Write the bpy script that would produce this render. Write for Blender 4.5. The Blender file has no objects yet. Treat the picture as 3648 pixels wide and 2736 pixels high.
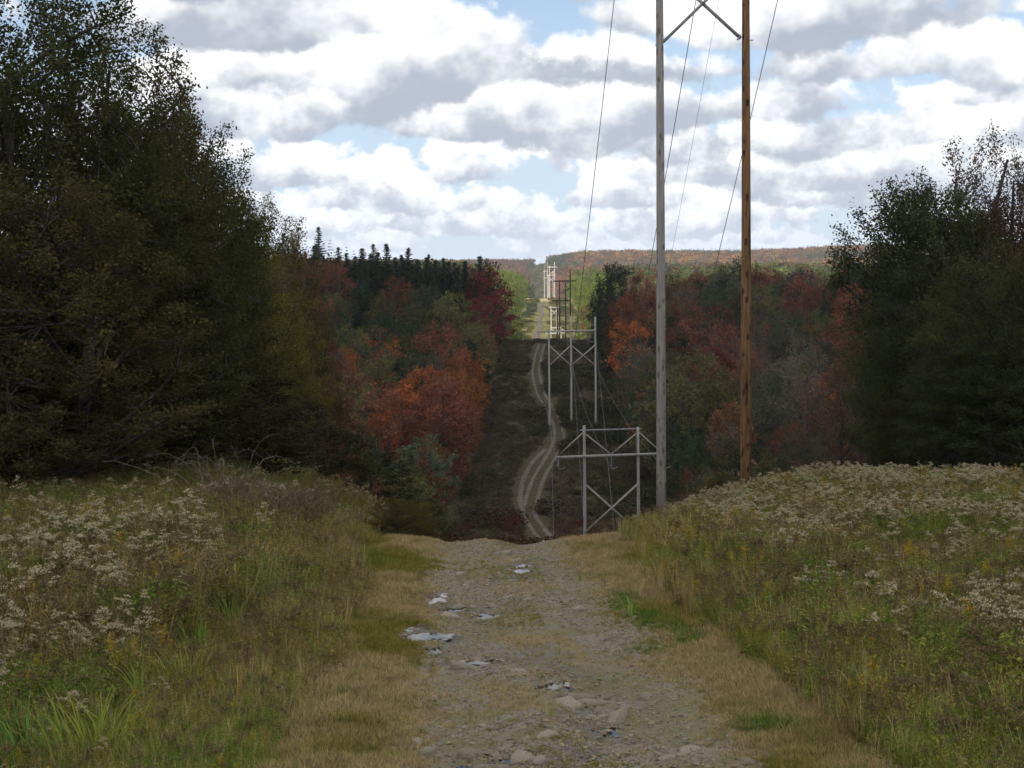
import bpy, math, random
import numpy as np
from mathutils import Matrix, Vector, Euler

random.seed(7)
RNG = np.random.default_rng(11)
S = bpy.context.scene
COL = S.collection
R = math.radians

# ------------------------------------------------------------------ camera
F = 1500.0                       # focal length in pixels of a 1024 wide frame
PITCH, ROLL = math.atan(84 / F), R(-0.55)
cam_d = bpy.data.cameras.new('camera')
cam = bpy.data.objects.new('camera', cam_d)
COL.objects.link(cam)
CM = Matrix.Rotation(math.pi / 2 - PITCH, 4, 'X') @ Matrix.Rotation(ROLL, 4, 'Z')
cam.matrix_world = CM
cam_d.sensor_width = 36.0
cam_d.lens = 36.0 * F / 1024
cam_d.clip_start = 0.1
cam_d.clip_end = 30000
S.camera = cam

# ------------------------------------------------------------------ sun, exposure
SUN_EL, SUN_AZ = R(40), R(210)    # azimuth clockwise from +Y: behind the camera, to its left
TO_SUN = Vector((math.sin(SUN_AZ) * math.cos(SUN_EL), math.cos(SUN_AZ) * math.cos(SUN_EL), math.sin(SUN_EL)))
sun_d = bpy.data.lights.new('sun', 'SUN')
sun_d.energy = 4.2
sun_d.angle = R(0.5)
sun_d.color = (1.0, 0.94, 0.84)
sun = bpy.data.objects.new('sun', sun_d)
COL.objects.link(sun)
sun.rotation_euler = TO_SUN.to_track_quat('Z', 'Y').to_euler()
S.view_settings.view_transform = 'Standard'
S.view_settings.look = 'None'
S.view_settings.exposure = 0.4
S.view_settings.gamma = 1.0
S.view_settings.use_curve_mapping = False
S.render.engine = 'CYCLES'
S.cycles.max_bounces = 6
S.cycles.diffuse_bounces = 4
S.cycles.glossy_bounces = 2
S.cycles.transmission_bounces = 3
S.cycles.volume_bounces = 0
S.cycles.caustics_reflective = False
S.cycles.caustics_refractive = False


# ------------------------------------------------------------------ node helper
class NT:
    def __init__(self, tree):
        self.t = tree

    def n(self, typ, **kw):
        nd = self.t.nodes.new(typ)
        for k, v in kw.items():
            setattr(nd, k, v)
        return nd

    def put(self, sock, v):
        if isinstance(v, bpy.types.NodeSocket):
            self.t.links.new(v, sock)
        else:
            sock.default_value = v

    def m(self, op, a, b=None, c=None, clamp=False):
        nd = self.n('ShaderNodeMath', operation=op, use_clamp=clamp)
        self.put(nd.inputs[0], a)
        if b is not None:
            self.put(nd.inputs[1], b)
        if c is not None:
            self.put(nd.inputs[2], c)
        return nd.outputs[0]

    def vm(self, op, a, b=None, scale=None):
        nd = self.n('ShaderNodeVectorMath', operation=op)
        self.put(nd.inputs[0], a)
        if b is not None:
            self.put(nd.inputs[1], b)
        if scale is not None:
            self.put(nd.inputs['Scale'], scale)
        return nd.outputs[0]

    def ss(self, x, lo, hi, to0=0.0, to1=1.0):
        nd = self.n('ShaderNodeMapRange', interpolation_type='SMOOTHSTEP')
        for i, v in enumerate((x, lo, hi, to0, to1)):
            self.put(nd.inputs[i], v)
        return nd.outputs[0]

    def noise(self, vec, scale, detail=3.0, rough=0.55, dim='3D'):
        nd = self.n('ShaderNodeTexNoise', noise_dimensions=dim)
        if vec is not None:
            self.put(nd.inputs['Vector'], vec)
        nd.inputs['Scale'].default_value = scale
        nd.inputs['Detail'].default_value = detail
        nd.inputs['Roughness'].default_value = rough
        return nd.outputs[0]

    def mix(self, f, a, b, blend='MIX'):
        nd = self.n('ShaderNodeMix', data_type='RGBA', blend_type=blend)
        self.put(nd.inputs[0], f)
        for i, v in ((6, a), (7, b)):
            if not isinstance(v, bpy.types.NodeSocket) and len(v) == 3:
                v = (*v, 1)
            self.put(nd.inputs[i], v)
        return nd.outputs[2]

    def mapping(self, vec, scale):
        nd = self.n('ShaderNodeMapping')
        self.put(nd.inputs['Vector'], vec)
        nd.inputs['Scale'].default_value = scale
        return nd.outputs[0]


# ------------------------------------------------------------------ sky
def build_world():
    w = bpy.data.worlds.new('World')
    S.world = w
    w.use_nodes = True
    w.cycles.sampling_method = 'NONE'
    t = w.node_tree
    t.nodes.clear()
    N = NT(t)
    tc = N.n('ShaderNodeTexCoord')
    D = N.vm('NORMALIZE', tc.outputs['Generated'])
    sep = N.n('ShaderNodeSeparateXYZ')
    N.put(sep.inputs[0], D)
    dz = N.m('MAXIMUM', sep.outputs[2], 0.012)
    sky = N.n('ShaderNodeTexSky', sky_type='NISHITA')
    sky.sun_disc = False
    sky.sun_elevation = SUN_EL
    sky.sun_rotation = SUN_AZ
    sky.air_density = 1.0
    sky.dust_density = 0.6
    ST = 0.1
    haze_c = tuple(v / ST for v in (0.46, 0.56, 0.72))
    el = N.m('ARCSINE', dz)
    # thin pale veil low in the sky
    base = N.mix(N.ss(el, R(0), R(16), 0.80, 0.12), sky.outputs[0], (*haze_c, 1))
    # cumulus field met ring by ring (distances in km): flat grey bases at 1 km, puffed white tops
    tan_el = N.m('DIVIDE', sep.outputs[2], N.m('SQRT', N.m('MAXIMUM', N.m('SUBTRACT', 1.0, N.m('MULTIPLY', sep.outputs[2], sep.outputs[2])), 1e-4)))
    hor = N.n('ShaderNodeCombineXYZ')
    N.put(hor.inputs[0], sep.outputs[0])
    N.put(hor.inputs[1], sep.outputs[1])
    H = N.vm('NORMALIZE', hor.outputs[0])
    hz = N.n('ShaderNodeSeparateXYZ')
    N.put(hz.inputs[0], H)
    white, grey, pale = (0.95, 0.94, 0.93), (0.35, 0.39, 0.465), (0.62, 0.69, 0.80)
    trans, acc = 1.0, None
    for k, rk in enumerate(RINGS):
        z = N.m('MULTIPLY', tan_el, rk)
        thick = 0.40 + 0.018 * rk
        zr = N.m('DIVIDE', N.m('SUBTRACT', z, 1.0), thick)
        p = N.n('ShaderNodeCombineXYZ')
        N.put(p.inputs[0], N.m('MULTIPLY_ADD', hz.outputs[0], rk, SKY_OFF[0] + 1.7 * k))
        N.put(p.inputs[1], N.m('MULTIPLY_ADD', hz.outputs[1], rk, SKY_OFF[1]))
        N.put(p.inputs[2], N.m('MULTIPLY', z, 1.25))
        pv = p.outputs[0]
        fr = 0.80 / (1 + 0.012 * rk)
        n = N.noise(pv, fr, 8.0, 0.57)
        up = N.m('MAXIMUM', zr, 0.0)
        dn = N.m('MAXIMUM', N.m('MULTIPLY', zr, -1.0), 0.0)
        thr = N.m('ADD', N.m('MULTIPLY_ADD', N.m('POWER', up, 1.35), 0.20, COVER - 0.0006 * rk), N.m('MULTIPLY', dn, 0.55))
        over = N.m('SUBTRACT', n, thr)
        a = N.m('MULTIPLY', N.ss(over, -0.005, 0.042), 0.97)
        # lit rims and tops, grey undersides, billows picked out by a finer noise
        bil = N.noise(pv, 2.3, 4.0, 0.6)
        lit = N.ss(N.m('ADD', zr, N.m('MULTIPLY_ADD', bil, 1.8, -0.88)), -0.22, 0.38)
        lit = N.m('MAXIMUM', lit, N.m('MULTIPLY', N.ss(over, 0.0, 0.09, 0.85, 0.0), N.ss(zr, 0.02, 0.5)))
        c = N.mix(lit, tuple(v / ST for v in grey), tuple(v / ST for v in white))
        c = N.mix(min(0.75, max(0, (rk - 5) * 0.026)), c, tuple(v / ST for v in pale))
        w = N.m('MULTIPLY', trans, a)
        t1 = N.vm('SCALE', c, scale=w)
        acc = t1 if acc is None else N.vm('ADD', acc, t1)
        trans = N.m('MULTIPLY', trans, N.m('SUBTRACT', 1.0, a))
    col = N.vm('ADD', acc, N.vm('SCALE', base, scale=trans))
    # overhead the same clouds are seen from below
    q = N.vm('SCALE', D, scale=N.m('DIVIDE', 1.0, dz))
    n = N.noise(N.vm('ADD', q, SKY_OFF), 0.8, 6.0, 0.55)
    ov = N.mix(N.ss(n, 0.39, 0.47), base, N.mix(N.ss(n, 0.52, 0.70), tuple(v / ST for v in (0.95, 0.94, 0.93)), tuple(v / ST for v in (0.55, 0.58, 0.66))))
    col = N.mix(N.ss(el, R(14), R(24)), col, ov)
    col = N.mix(N.ss(el, R(0.3), R(3.2), 0.6, 0.0), col, tuple(v / ST for v in (0.58, 0.65, 0.75)))
    bg = N.n('ShaderNodeBackground')
    N.put(bg.inputs[0], col)
    bg.inputs[1].default_value = ST
    out = N.n('ShaderNodeOutputWorld')
    t.links.new(bg.outputs[0], out.inputs[0])


SKY_OFF = (3.1, 7.7, 0.0)
RINGS = (4.6, 5.6, 6.8, 8.2, 10.0, 12.4, 15.6, 20.0, 27.0, 37.0)
COVER = 0.430
build_world()


# ------------------------------------------------------------------ small maths
def smooth(a, b, x):
    t = np.clip((np.asarray(x, float) - a) / (b - a), 0, 1)
    return t * t * (3 - 2 * t)


def hash2(ix, iy, seed=0):
    h = (ix.astype(np.int64) * 374761393 + iy.astype(np.int64) * 668265263 + seed * 974634777) & 0x7fffffff
    h = ((h ^ (h >> 13)) * 1274126177) & 0x7fffffff
    h = h ^ (h >> 16)
    return (h & 0xffff) / 65535.0


def vnoise(x, y, seed=0):
    x, y = np.asarray(x, float), np.asarray(y, float)
    ix, iy = np.floor(x), np.floor(y)
    fx, fy = x - ix, y - iy
    fx, fy = fx * fx * (3 - 2 * fx), fy * fy * (3 - 2 * fy)
    a, b = hash2(ix, iy, seed), hash2(ix + 1, iy, seed)
    c, d = hash2(ix, iy + 1, seed), hash2(ix + 1, iy + 1, seed)
    return (a * (1 - fx) + b * fx) * (1 - fy) + (c * (1 - fx) + d * fx) * fy


def fbm(x, y, oct=4, seed=0):
    s, amp, tot = 0, 1.0, 0
    for o in range(oct):
        s = s + amp * vnoise(np.asarray(x) * 2 ** o, np.asarray(y) * 2 ** o, seed + o)
        tot += amp
        amp *= 0.5
    return s / tot


def table(pts, sig):
    ys = np.arange(-60, 9000, 1.0)
    p = np.array(pts, float)
    z = np.interp(ys, p[:, 0], p[:, 1])
    # smooth with a width that grows with distance
    out = z.copy()
    for lo, hi, s in sig:
        k = np.exp(-0.5 * (np.arange(-3 * s, 3 * s + 1) / s) ** 2)
        k /= k.sum()
        zz = np.convolve(np.pad(z, 3 * int(s), mode='edge'), k, 'valid')
        wgt = smooth(lo, lo + 10 + 0.1 * lo, ys)
        out = out * (1 - wgt) + zz * wgt
    return ys, out


FAR = [(160, -29.4), (178, -28.6), (200, -27.9), (240, -26.2), (279, -23.6), (330, -18.2), (370, -13.2), (392, -11.5), (405, -11.4),
       (420, -12.8), (480, -19), (560, -19.4), (650, -17.0), (750, -14.0), (900, -8.0), (1050, -2.2), (1150, 1.0), (1190, 1.5),
       (1260, -2), (1500, -30), (1800, -30), (2050, 0), (2350, 38), (2600, 56), (2800, 62), (3100, 58), (9000, -60)]
SIG = [(36, 60, 3), (150, 0, 9), (470, 0, 30), (1400, 0, 60)]
YT, CT = table([(-60, 1), (0, -1.9), (5, -2.8), (11.7, -3.65), (20, -4.25), (27, -4.56), (29.5, -4.70), (33, -5.5), (40, -6.9), (60, -10.4),
                (77, -13.2), (100, -17.4), (121, -21.3), (140, -26)] + FAR, SIG)
_, LT = table([(-60, 1), (0, -2.3), (12, -4.0), (20, -4.3), (30, -4.55), (45, -5.25), (60, -6.9), (80, -11.4), (100, -17), (121, -21.3), (140, -26)] + FAR, SIG)
_, RT = table([(-60, 1), (0, -2.7), (12, -4.35), (20, -4.75), (30, -5.4), (50, -6.6), (62, -8.1), (77, -10.6), (100, -15), (121, -19.6), (140, -25)] + FAR, SIG)


def track_x(y):
    y = np.asarray(y, float)
    return np.where(y < 33, 0.9 - 0.042 * y, -0.486 + (y - 33) * 0.03)


def corr_x(y):
    return 1.3 + 0.0235 * np.asarray(y, float)


def terrain(x, y):
    x, y = np.asarray(x, float), np.asarray(y, float)
    c, l, r = np.interp(y, YT, CT), np.interp(y, YT, LT), np.interp(y, YT, RT)
    xr = x - track_x(y)
    wr, wl = smooth(2.3, 7.0 + 4.5 * smooth(25, 48, y), xr), smooth(2.1, 5.5 + 4.5 * smooth(22, 40, y), -xr)
    z = c * (1 - wr - wl) + r * wr + l * wl
    o = x - corr_x(y)
    far = smooth(120, 260, y)
    z = z + far * (smooth(16, 70, -o) * (2.5 + 6.5 * smooth(270, 370, y)) + smooth(16, 60, o) * (1.0 + 3.5 * smooth(270, 370, y))) * (1 - smooth(1500, 1900, y))
    z = z + smooth(430, 620, y) * smooth(11, 40, np.abs(o)) * 4.0 * (1 - smooth(1200, 1500, y))
    z = z + far * (fbm(x / 45, y / 45, 3, 5) - 0.5) * (1.2 + 3.0 * smooth(12, 60, np.abs(o)))
    ridge = smooth(1900, 2600, y)
    z = z + ridge * (14 * smooth(-40, 90, x - 0.02 * y) + 8 * smooth(200, 900, x) + (fbm(x / 400, y / 500, 3, 9) - 0.5) * 16)
    z = z - ridge * 1.0 * np.exp(-((o + 12) / 12.0) ** 2)
    near = 1 - smooth(90, 140, y)
    z = z + near * smooth(2.2, 4.5, np.abs(xr)) * (fbm(x / 3.1, y / 3.1, 3, 2) - 0.5) * 0.45
    return z


def tz(x, y):
    return float(terrain(np.array([x]), np.array([y]))[0])


def P(px, py, d):
    v = CM.to_3x3() @ Vector(((px - 512) / F, -(py - 384) / F, -1))
    return Vector(v) * (d / v.y)


def hit(px, py, dmin, dmax=3000):
    v = CM.to_3x3() @ Vector(((px - 512) / F, -(py - 384) / F, -1))
    ds = np.concatenate([np.arange(dmin, 120, 0.05), np.arange(max(dmin, 120), dmax, 0.5)]) if dmin < 120 else np.arange(dmin, dmax, 0.5)
    zz = terrain(v.x / v.y * ds, ds) - v.z / v.y * ds
    i = np.argmax(zz > 0)
    d = ds[i] if zz[i] > 0 else ds[np.argmax(zz)]
    return Vector((v.x / v.y * d, d, v.z / v.y * d))


def proj(x, y, z):
    q = CM.to_3x3().transposed() @ Vector((x, y, z))
    return 512 + F * q.x / -q.z, 384 - F * q.y / -q.z


# ------------------------------------------------------------------ object helpers
def tag(o, label=None, cat=None, group=None, kind=None):
    for k, v in (('label', label), ('category', cat), ('group', group), ('kind', kind)):
        if v:
            o[k] = v
    return o


def mesh_np(name, verts, faces, mats=(), midx=None, attrs=None, smooth_sh=False):
    """faces: a list of arrays (n,k) of equal k or one array."""
    me = bpy.data.meshes.new(name)
    verts = np.asarray(verts, np.float32)
    fl = faces if isinstance(faces, list) else [faces]
    fl = [np.asarray(f, np.int32) for f in fl if len(f)]
    loops = np.concatenate([f.ravel() for f in fl])
    tot = np.concatenate([np.full(len(f), f.shape[1], np.int32) for f in fl])
    me.vertices.add(len(verts))
    me.vertices.foreach_set('co', verts.ravel())
    me.loops.add(len(loops))
    me.loops.foreach_set('vertex_index', loops)
    me.polygons.add(len(tot))
    start = np.concatenate([[0], np.cumsum(tot)[:-1]]).astype(np.int32)
    me.polygons.foreach_set('loop_start', start)
    me.polygons.foreach_set('loop_total', tot)
    for m in mats:
        me.materials.append(m)
    if midx is not None:
        me.polygons.foreach_set('material_index', np.asarray(midx, np.int32))
    if smooth_sh:
        me.polygons.foreach_set('use_smooth', np.ones(len(tot), bool))
    for k, v in (attrs or {}).items():
        v = np.asarray(v, np.float32)
        if v.ndim == 1:
            a = me.attributes.new(k, 'FLOAT', 'POINT')
            a.data.foreach_set('value', v)
        else:
            a = me.attributes.new(k, 'FLOAT_COLOR', 'POINT')
            if v.shape[1] == 3:
                v = np.concatenate([v, np.ones((len(v), 1), np.float32)], 1)
            a.data.foreach_set('color', v.ravel())
    me.update()
    return me


def link(name, me, parent=None):
    o = bpy.data.objects.new(name, me)
    COL.objects.link(o)
    if parent is not None:
        o.parent = parent
    return o


def empty(name, loc, rz=0.0):
    o = bpy.data.objects.new(name, None)
    o.location = loc
    o.rotation_euler = (0, 0, rz)
    o.empty_display_size = 0.3
    COL.objects.link(o)
    return o


class Geo:
    """collects tubes, boxes and cards into one mesh"""

    def __init__(self):
        self.v, self.q, self.t, self.a, self.mq, self.mt, self.nv = [], [], [], [], [], [], 0

    def add(self, v, quads=None, tris=None, a=0.5, m=0):
        v = np.asarray(v, float).reshape(-1, 3)
        self.v.append(v)
        self.a.append(np.full(len(v), a) if np.isscalar(a) else np.asarray(a))
        if quads is not None and len(quads):
            self.q.append(np.asarray(quads) + self.nv)
            self.mq.append(np.full(len(quads), m))
        if tris is not None and len(tris):
            self.t.append(np.asarray(tris) + self.nv)
            self.mt.append(np.full(len(tris), m))
        self.nv += len(v)

    def tube(self, pts, rad, sides=5, a=0.5, m=0, cap=False):
        pts = np.asarray(pts, float)
        rad = np.broadcast_to(np.asarray(rad, float), (len(pts),))
        tg = np.gradient(pts, axis=0)
        tg /= np.linalg.norm(tg, axis=1)[:, None] + 1e-9
        ref = np.array([0.0, 0, 1]) if abs(tg[:, 2]).mean() < 0.8 else np.array([1.0, 0, 0])
        u = np.cross(tg, ref)
        u /= np.linalg.norm(u, axis=1)[:, None] + 1e-9
        w = np.cross(tg, u)
        an = np.arange(sides) * 2 * np.pi / sides
        ring = pts[:, None, :] + rad[:, None, None] * (np.cos(an)[None, :, None] * u[:, None, :] + np.sin(an)[None, :, None] * w[:, None, :])
        n = len(pts)
        i = np.arange(n - 1)[:, None] * sides
        j = np.arange(sides)[None, :]
        j2 = (j + 1) % sides
        q = np.stack([i + j, i + j2, i + sides + j2, i + sides + j], -1).reshape(-1, 4)
        v = ring.reshape(-1, 3)
        tr = None
        if cap:
            v = np.concatenate([v, pts[[0, -1]]])
            c0, c1 = n * sides, n * sides + 1
            j = np.arange(sides)
            j2 = (j + 1) % sides
            b = (n - 1) * sides
            tr = np.concatenate([np.stack([np.full(sides, c0), j2, j], -1), np.stack([np.full(sides, c1), b + j, b + j2], -1)])
        self.add(v, q, tr, a, m)

    def bar(self, p, q, w, h, a=0.5, m=0):
        """rectangular beam from p to q, w across, h tall"""
        p, q = np.asarray(p, float), np.asarray(q, float)
        t = (q - p) / np.linalg.norm(q - p)
        up = np.array([0.0, 0, 1]) if abs(t[2]) < 0.95 else np.array([0, 1.0, 0])
        s = np.cross(t, up)
        s /= np.linalg.norm(s)
        u = np.cross(s, t)
        v = []
        for e in (p, q):
            for (i, j) in ((-1, -1), (1, -1), (1, 1), (-1, 1)):
                v.append(e + s * i * w / 2 + u * j * h / 2)
        self.add(v, [(0, 3, 2, 1), (4, 5, 6, 7), (0, 1, 5, 4), (1, 2, 6, 5), (2, 3, 7, 6), (3, 0, 4, 7)], None, a, m)

    def leaves(self, pos, size, rng, asp=0.55, flat=0.0, a=None, m=0, dirs=None):
        """diamond leaves with random attitude"""
        n = len(pos)
        d = rng.normal(size=(n, 3)) if dirs is None else dirs + rng.normal(size=(n, 3)) * 0.35
        d[:, 2] *= (1 - flat)
        d /= np.linalg.norm(d, axis=1)[:, None] + 1e-9
        e = rng.normal(size=(n, 3))
        e[:, 2] *= (1 - flat)
        e -= d * (e * d).sum(1)[:, None]
        e /= np.linalg.norm(e, axis=1)[:, None] + 1e-9
        s = np.broadcast_to(np.asarray(size, float), (n,))[:, None]
        k = rng.uniform(0.7, 1.3, (n, 1))
        v = np.stack([pos - d * s * k * .5, pos + e * s * asp * .5, pos + d * s * k * .5, pos - e * s * asp * .5], 1).reshape(-1, 3)
        if a is None:
            a = rng.uniform(0, 1, n)
        self.add(v, np.arange(4 * n).reshape(n, 4), None, np.repeat(a, 4), m)

    def blade(self, base, tip, bend, w, seg=3, a=0.5, m=0, side=None):
        """a flat tapering grass blade as a quad strip"""
        base, tip, bend = (np.asarray(k, float) for k in (base, tip, bend))
        t = np.linspace(0, 1, seg + 1)[:, None]
        c = (1 - t) ** 2 * base + 2 * t * (1 - t) * bend + t * t * tip
        if side is None:
            side = np.cross(tip - base, [0, 0, 1.0])
            if np.linalg.norm(side) < 1e-4:
                side = np.array([1.0, 0, 0])
            side /= np.linalg.norm(side)
        ww = w * (1 - t ** 1.6) * 0.5 + w * 0.03
        v = np.concatenate([c - side * ww, c + side * ww])
        n = seg + 1
        q = [(i, i + 1, n + i + 1, n + i) for i in range(seg)]
        self.add(v, q, None, a, m)

    def mesh(self, name, mats, smooth_sh=False):
        v = np.concatenate(self.v)
        fl, mi = [], []
        if self.q:
            fl.append(np.concatenate(self.q))
            mi.append(np.concatenate(self.mq))
        if self.t:
            fl.append(np.concatenate(self.t))
            mi.append(np.concatenate(self.mt))
        return mesh_np(name, v, fl, mats, np.concatenate(mi), {'lv': np.concatenate(self.a)}, smooth_sh)


# ------------------------------------------------------------------ materials
def new_mat(name):
    m = bpy.data.materials.new(name)
    m.use_nodes = True
    m.node_tree.nodes.clear()
    return m, NT(m.node_tree)


def finish(m, N, col, rough=0.9, bump=None, bstr=0.3, spec=0.2, bdist=0.02):
    b = N.n('ShaderNodeBsdfPrincipled')
    N.put(b.inputs['Base Color'], col)
    N.put(b.inputs['Roughness'], rough)
    b.inputs['Specular IOR Level'].default_value = spec
    if bump is not None:
        bp = N.n('ShaderNodeBump')
        bp.inputs['Strength'].default_value = bstr
        bp.inputs['Distance'].default_value = bdist
        N.put(bp.inputs['Height'], bump)
        N.t.links.new(bp.outputs[0], b.inputs['Normal'])
    o = N.n('ShaderNodeOutputMaterial')
    N.t.links.new(b.outputs[0], o.inputs[0])
    return m


def leaf_mat(name, source, fixed=(0.1, 0.1, 0.1), transl=0.3, lo=0.55, hi=1.35, warm=0.35):
    """foliage: colour from the object, from the instance or fixed; each leaf its own value"""
    m, N = new_mat(name)
    if source == 'object':
        c = N.n('ShaderNodeObjectInfo').outputs['Color']
    elif source == 'instance':
        c = N.n('ShaderNodeAttribute', attribute_name='tint', attribute_type='INSTANCER').outputs['Color']
    else:
        c = N.mix(0.0, fixed, fixed)
    lv = N.n('ShaderNodeAttribute', attribute_name='lv').outputs['Fac']
    k = N.m('MULTIPLY_ADD', lv, hi - lo, lo)
    c2 = N.mix(N.ss(lv, 0.55, 1.0, 0.0, warm), c, N.mix(1.0, c, (1.5, 1.15, 0.7), 'MULTIPLY'))
    c3 = N.vm('SCALE', c2, scale=k)
    d = N.n('ShaderNodeBsdfDiffuse')
    N.put(d.inputs[0], c3)
    tr = N.n('ShaderNodeBsdfTranslucent')
    N.put(tr.inputs[0], c3)
    mx = N.n('ShaderNodeMixShader')
    mx.inputs[0].default_value = transl
    N.t.links.new(d.outputs[0], mx.inputs[1])
    N.t.links.new(tr.outputs[0], mx.inputs[2])
    o = N.n('ShaderNodeOutputMaterial')
    N.t.links.new(mx.outputs[0], o.inputs[0])
    return m


def bark_mat(name, col, col2):
    m, N = new_mat(name)
    tc = N.n('ShaderNodeTexCoord').outputs['Object']
    n1 = N.noise(N.mapping(tc, (6, 6, 1.2)), 2.0, 4)
    return finish(m, N, N.mix(N.ss(n1, 0.35, 0.65), col, col2), 0.95, n1, 0.5)


def wood_mat(name, light, dark, knot, knot_amt, streak=(0.30, 0.20, 0.13), streak_amt=0.3):
    """round timber: long grain, knots and rusty streaks"""
    m, N = new_mat(name)
    tc = N.n('ShaderNodeTexCoord').outputs['Object']
    g = N.noise(N.mapping(tc, (28, 28, 0.7)), 1.0, 5, 0.6)
    g2 = N.noise(N.mapping(tc, (5, 5, 0.25)), 1.0, 3, 0.6)
    c = N.mix(N.ss(g, 0.34, 0.66), dark, light)
    c = N.mix(N.m('MULTIPLY', N.ss(g2, 0.52, 0.66), streak_amt), c, streak)
    vo = N.n('ShaderNodeTexVoronoi', feature='F1')
    dis = N.n('ShaderNodeTexNoise')
    N.put(dis.inputs['Vector'], tc)
    dis.inputs['Scale'].default_value = 5.0
    N.put(vo.inputs['Vector'], N.vm('ADD', N.mapping(tc, (3.4, 3.4, 1.5)), N.vm('SCALE', dis.outputs['Color'], scale=0.5)))
    vo.inputs['Scale'].default_value = 1.0
    kn = N.m('MULTIPLY', N.ss(vo.outputs['Distance'], 0.16, 0.40, 1.0, 0.0), N.m('MULTIPLY', N.ss(N.noise(tc, 1.7, 3), 0.26, 0.5), knot_amt))
    c = N.mix(kn, c, knot)
    return finish(m, N, c, 0.88, g, 0.35, 0.25)


M = {}
M['leaf_obj'] = leaf_mat('autumn_leaves', 'object')
M['leaf_inst'] = leaf_mat('scattered_leaves', 'instance')
M['blade_inst'] = leaf_mat('grass_blades', 'instance', transl=0.5, lo=0.6, hi=1.75, warm=0.5)
M['blade_obj'] = leaf_mat('clump_blades', 'object', transl=0.35, lo=0.6, hi=1.4, warm=0.3)
M['flower'] = leaf_mat('cream_seed_heads', 'fixed', (0.50, 0.43, 0.285), transl=0.2, lo=0.45, hi=1.25, warm=0.1)
M['seed'] = leaf_mat('brown_seed_heads', 'fixed', (0.17, 0.125, 0.07), transl=0.2, lo=0.5, hi=1.3, warm=0.1)
M['gold'] = leaf_mat('yellow_flowers', 'fixed', (0.42, 0.28, 0.03), transl=0.2, lo=0.5, hi=1.3, warm=0.1)
M['cane'] = leaf_mat('dead_canes', 'fixed', (0.17, 0.14, 0.122), transl=0.0, lo=0.6, hi=1.3, warm=0.1)
M['twig'] = leaf_mat('red_brown_twigs', 'fixed', (0.16, 0.112, 0.078), transl=0.0, lo=0.5, hi=1.4, warm=0.1)
M['bark'] = bark_mat('grey_bark', (0.030, 0.025, 0.021), (0.075, 0.066, 0.058))
M['bark_pale'] = bark_mat('pale_bark', (0.07, 0.062, 0.055), (0.13, 0.118, 0.105))
M['grey_wood'] = wood_mat('weathered_grey_timber', (0.37, 0.345, 0.315), (0.22, 0.20, 0.185), (0.10, 0.065, 0.045), 0.75)
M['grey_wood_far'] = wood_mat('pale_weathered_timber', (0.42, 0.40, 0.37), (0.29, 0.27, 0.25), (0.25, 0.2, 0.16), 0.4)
M['white_wood'] = wood_mat('sunlit_white_timber', (0.66, 0.64, 0.60), (0.52, 0.50, 0.47), (0.4, 0.35, 0.3), 0.2)  # timber lifted to near white, sunlight put into the tone
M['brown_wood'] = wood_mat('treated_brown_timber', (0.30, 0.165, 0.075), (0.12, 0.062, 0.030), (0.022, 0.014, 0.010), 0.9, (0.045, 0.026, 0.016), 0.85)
M['dark_wood'] = wood_mat('shaded_dark_timber', (0.075, 0.06, 0.05), (0.035, 0.028, 0.024), (0.02, 0.015, 0.012), 0.6)  # dark brown timber, the shade on the crest put into the tone


def plain_mat(name, col, rough=0.6, metal=0.0, var=0.25):
    m, N = new_mat(name)
    tc = N.n('ShaderNodeTexCoord').outputs['Object']
    n = N.noise(tc, 7.0, 4)
    lo = tuple(c * (1 - var) for c in col)
    hi = tuple(min(1, c * (1 + var)) for c in col)
    finish(m, N, N.mix(N.ss(n, 0.3, 0.7), lo, hi), rough, None)
    m.node_tree.nodes['Principled BSDF'].inputs['Metallic'].default_value = metal
    return m


M['steel'] = plain_mat('galvanised_steel', (0.30, 0.31, 0.32), 0.55, 0.6)
M['cable'] = plain_mat('dull_aluminium_cable', (0.10, 0.10, 0.11), 0.7, 0.2)
M['glass_ins'] = plain_mat('grey_porcelain', (0.26, 0.27, 0.29), 0.25)


def ground_mat():
    m, N = new_mat('weedy_soil')
    tc = N.n('ShaderNodeTexCoord').outputs['Object']
    sp = N.n('ShaderNodeSeparateXYZ')
    N.put(sp.inputs[0], tc)
    n1 = N.noise(tc, 0.09, 5, 0.6)
    n2 = N.noise(tc, 1.3, 5, 0.65)
    n3 = N.noise(tc, 0.35, 4, 0.6)
    c = N.mix(N.ss(n2, 0.3, 0.7), (0.036, 0.030, 0.018), (0.085, 0.066, 0.036))
    c = N.mix(N.m('MULTIPLY', N.ss(n1, 0.42, 0.6), N.ss(sp.outputs[1], 60, 110, 1.0, 0.3)), c, N.mix(n2, (0.03, 0.036, 0.016), (0.07, 0.072, 0.030)))
    # open meadow on the far knoll: straw and yellow-green grass
    kn = N.m('MULTIPLY', N.ss(sp.outputs[1], 430, 520), N.ss(sp.outputs[1], 1500, 1800, 1.0, 0.0))
    g = N.mix(N.ss(n3, 0.35, 0.62), (0.085, 0.095, 0.032), (0.21, 0.175, 0.075))
    g = N.mix(N.ss(n1, 0.45, 0.62), g, (0.075, 0.085, 0.03))
    g = N.mix(N.ss(sp.outputs[1], 1060, 1110), g, (0.32, 0.26, 0.13))
    c = N.mix(kn, c, g)
    c = N.mix(N.ss(sp.outputs[1], 1500, 1900), c, N.mix(N.ss(n1, .4, .6), (0.11, 0.085, 0.045), (0.075, 0.095, 0.035)))
    return finish(m, N, c, 1.0, n2, 0.5, 0.05, 0.1)


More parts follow.
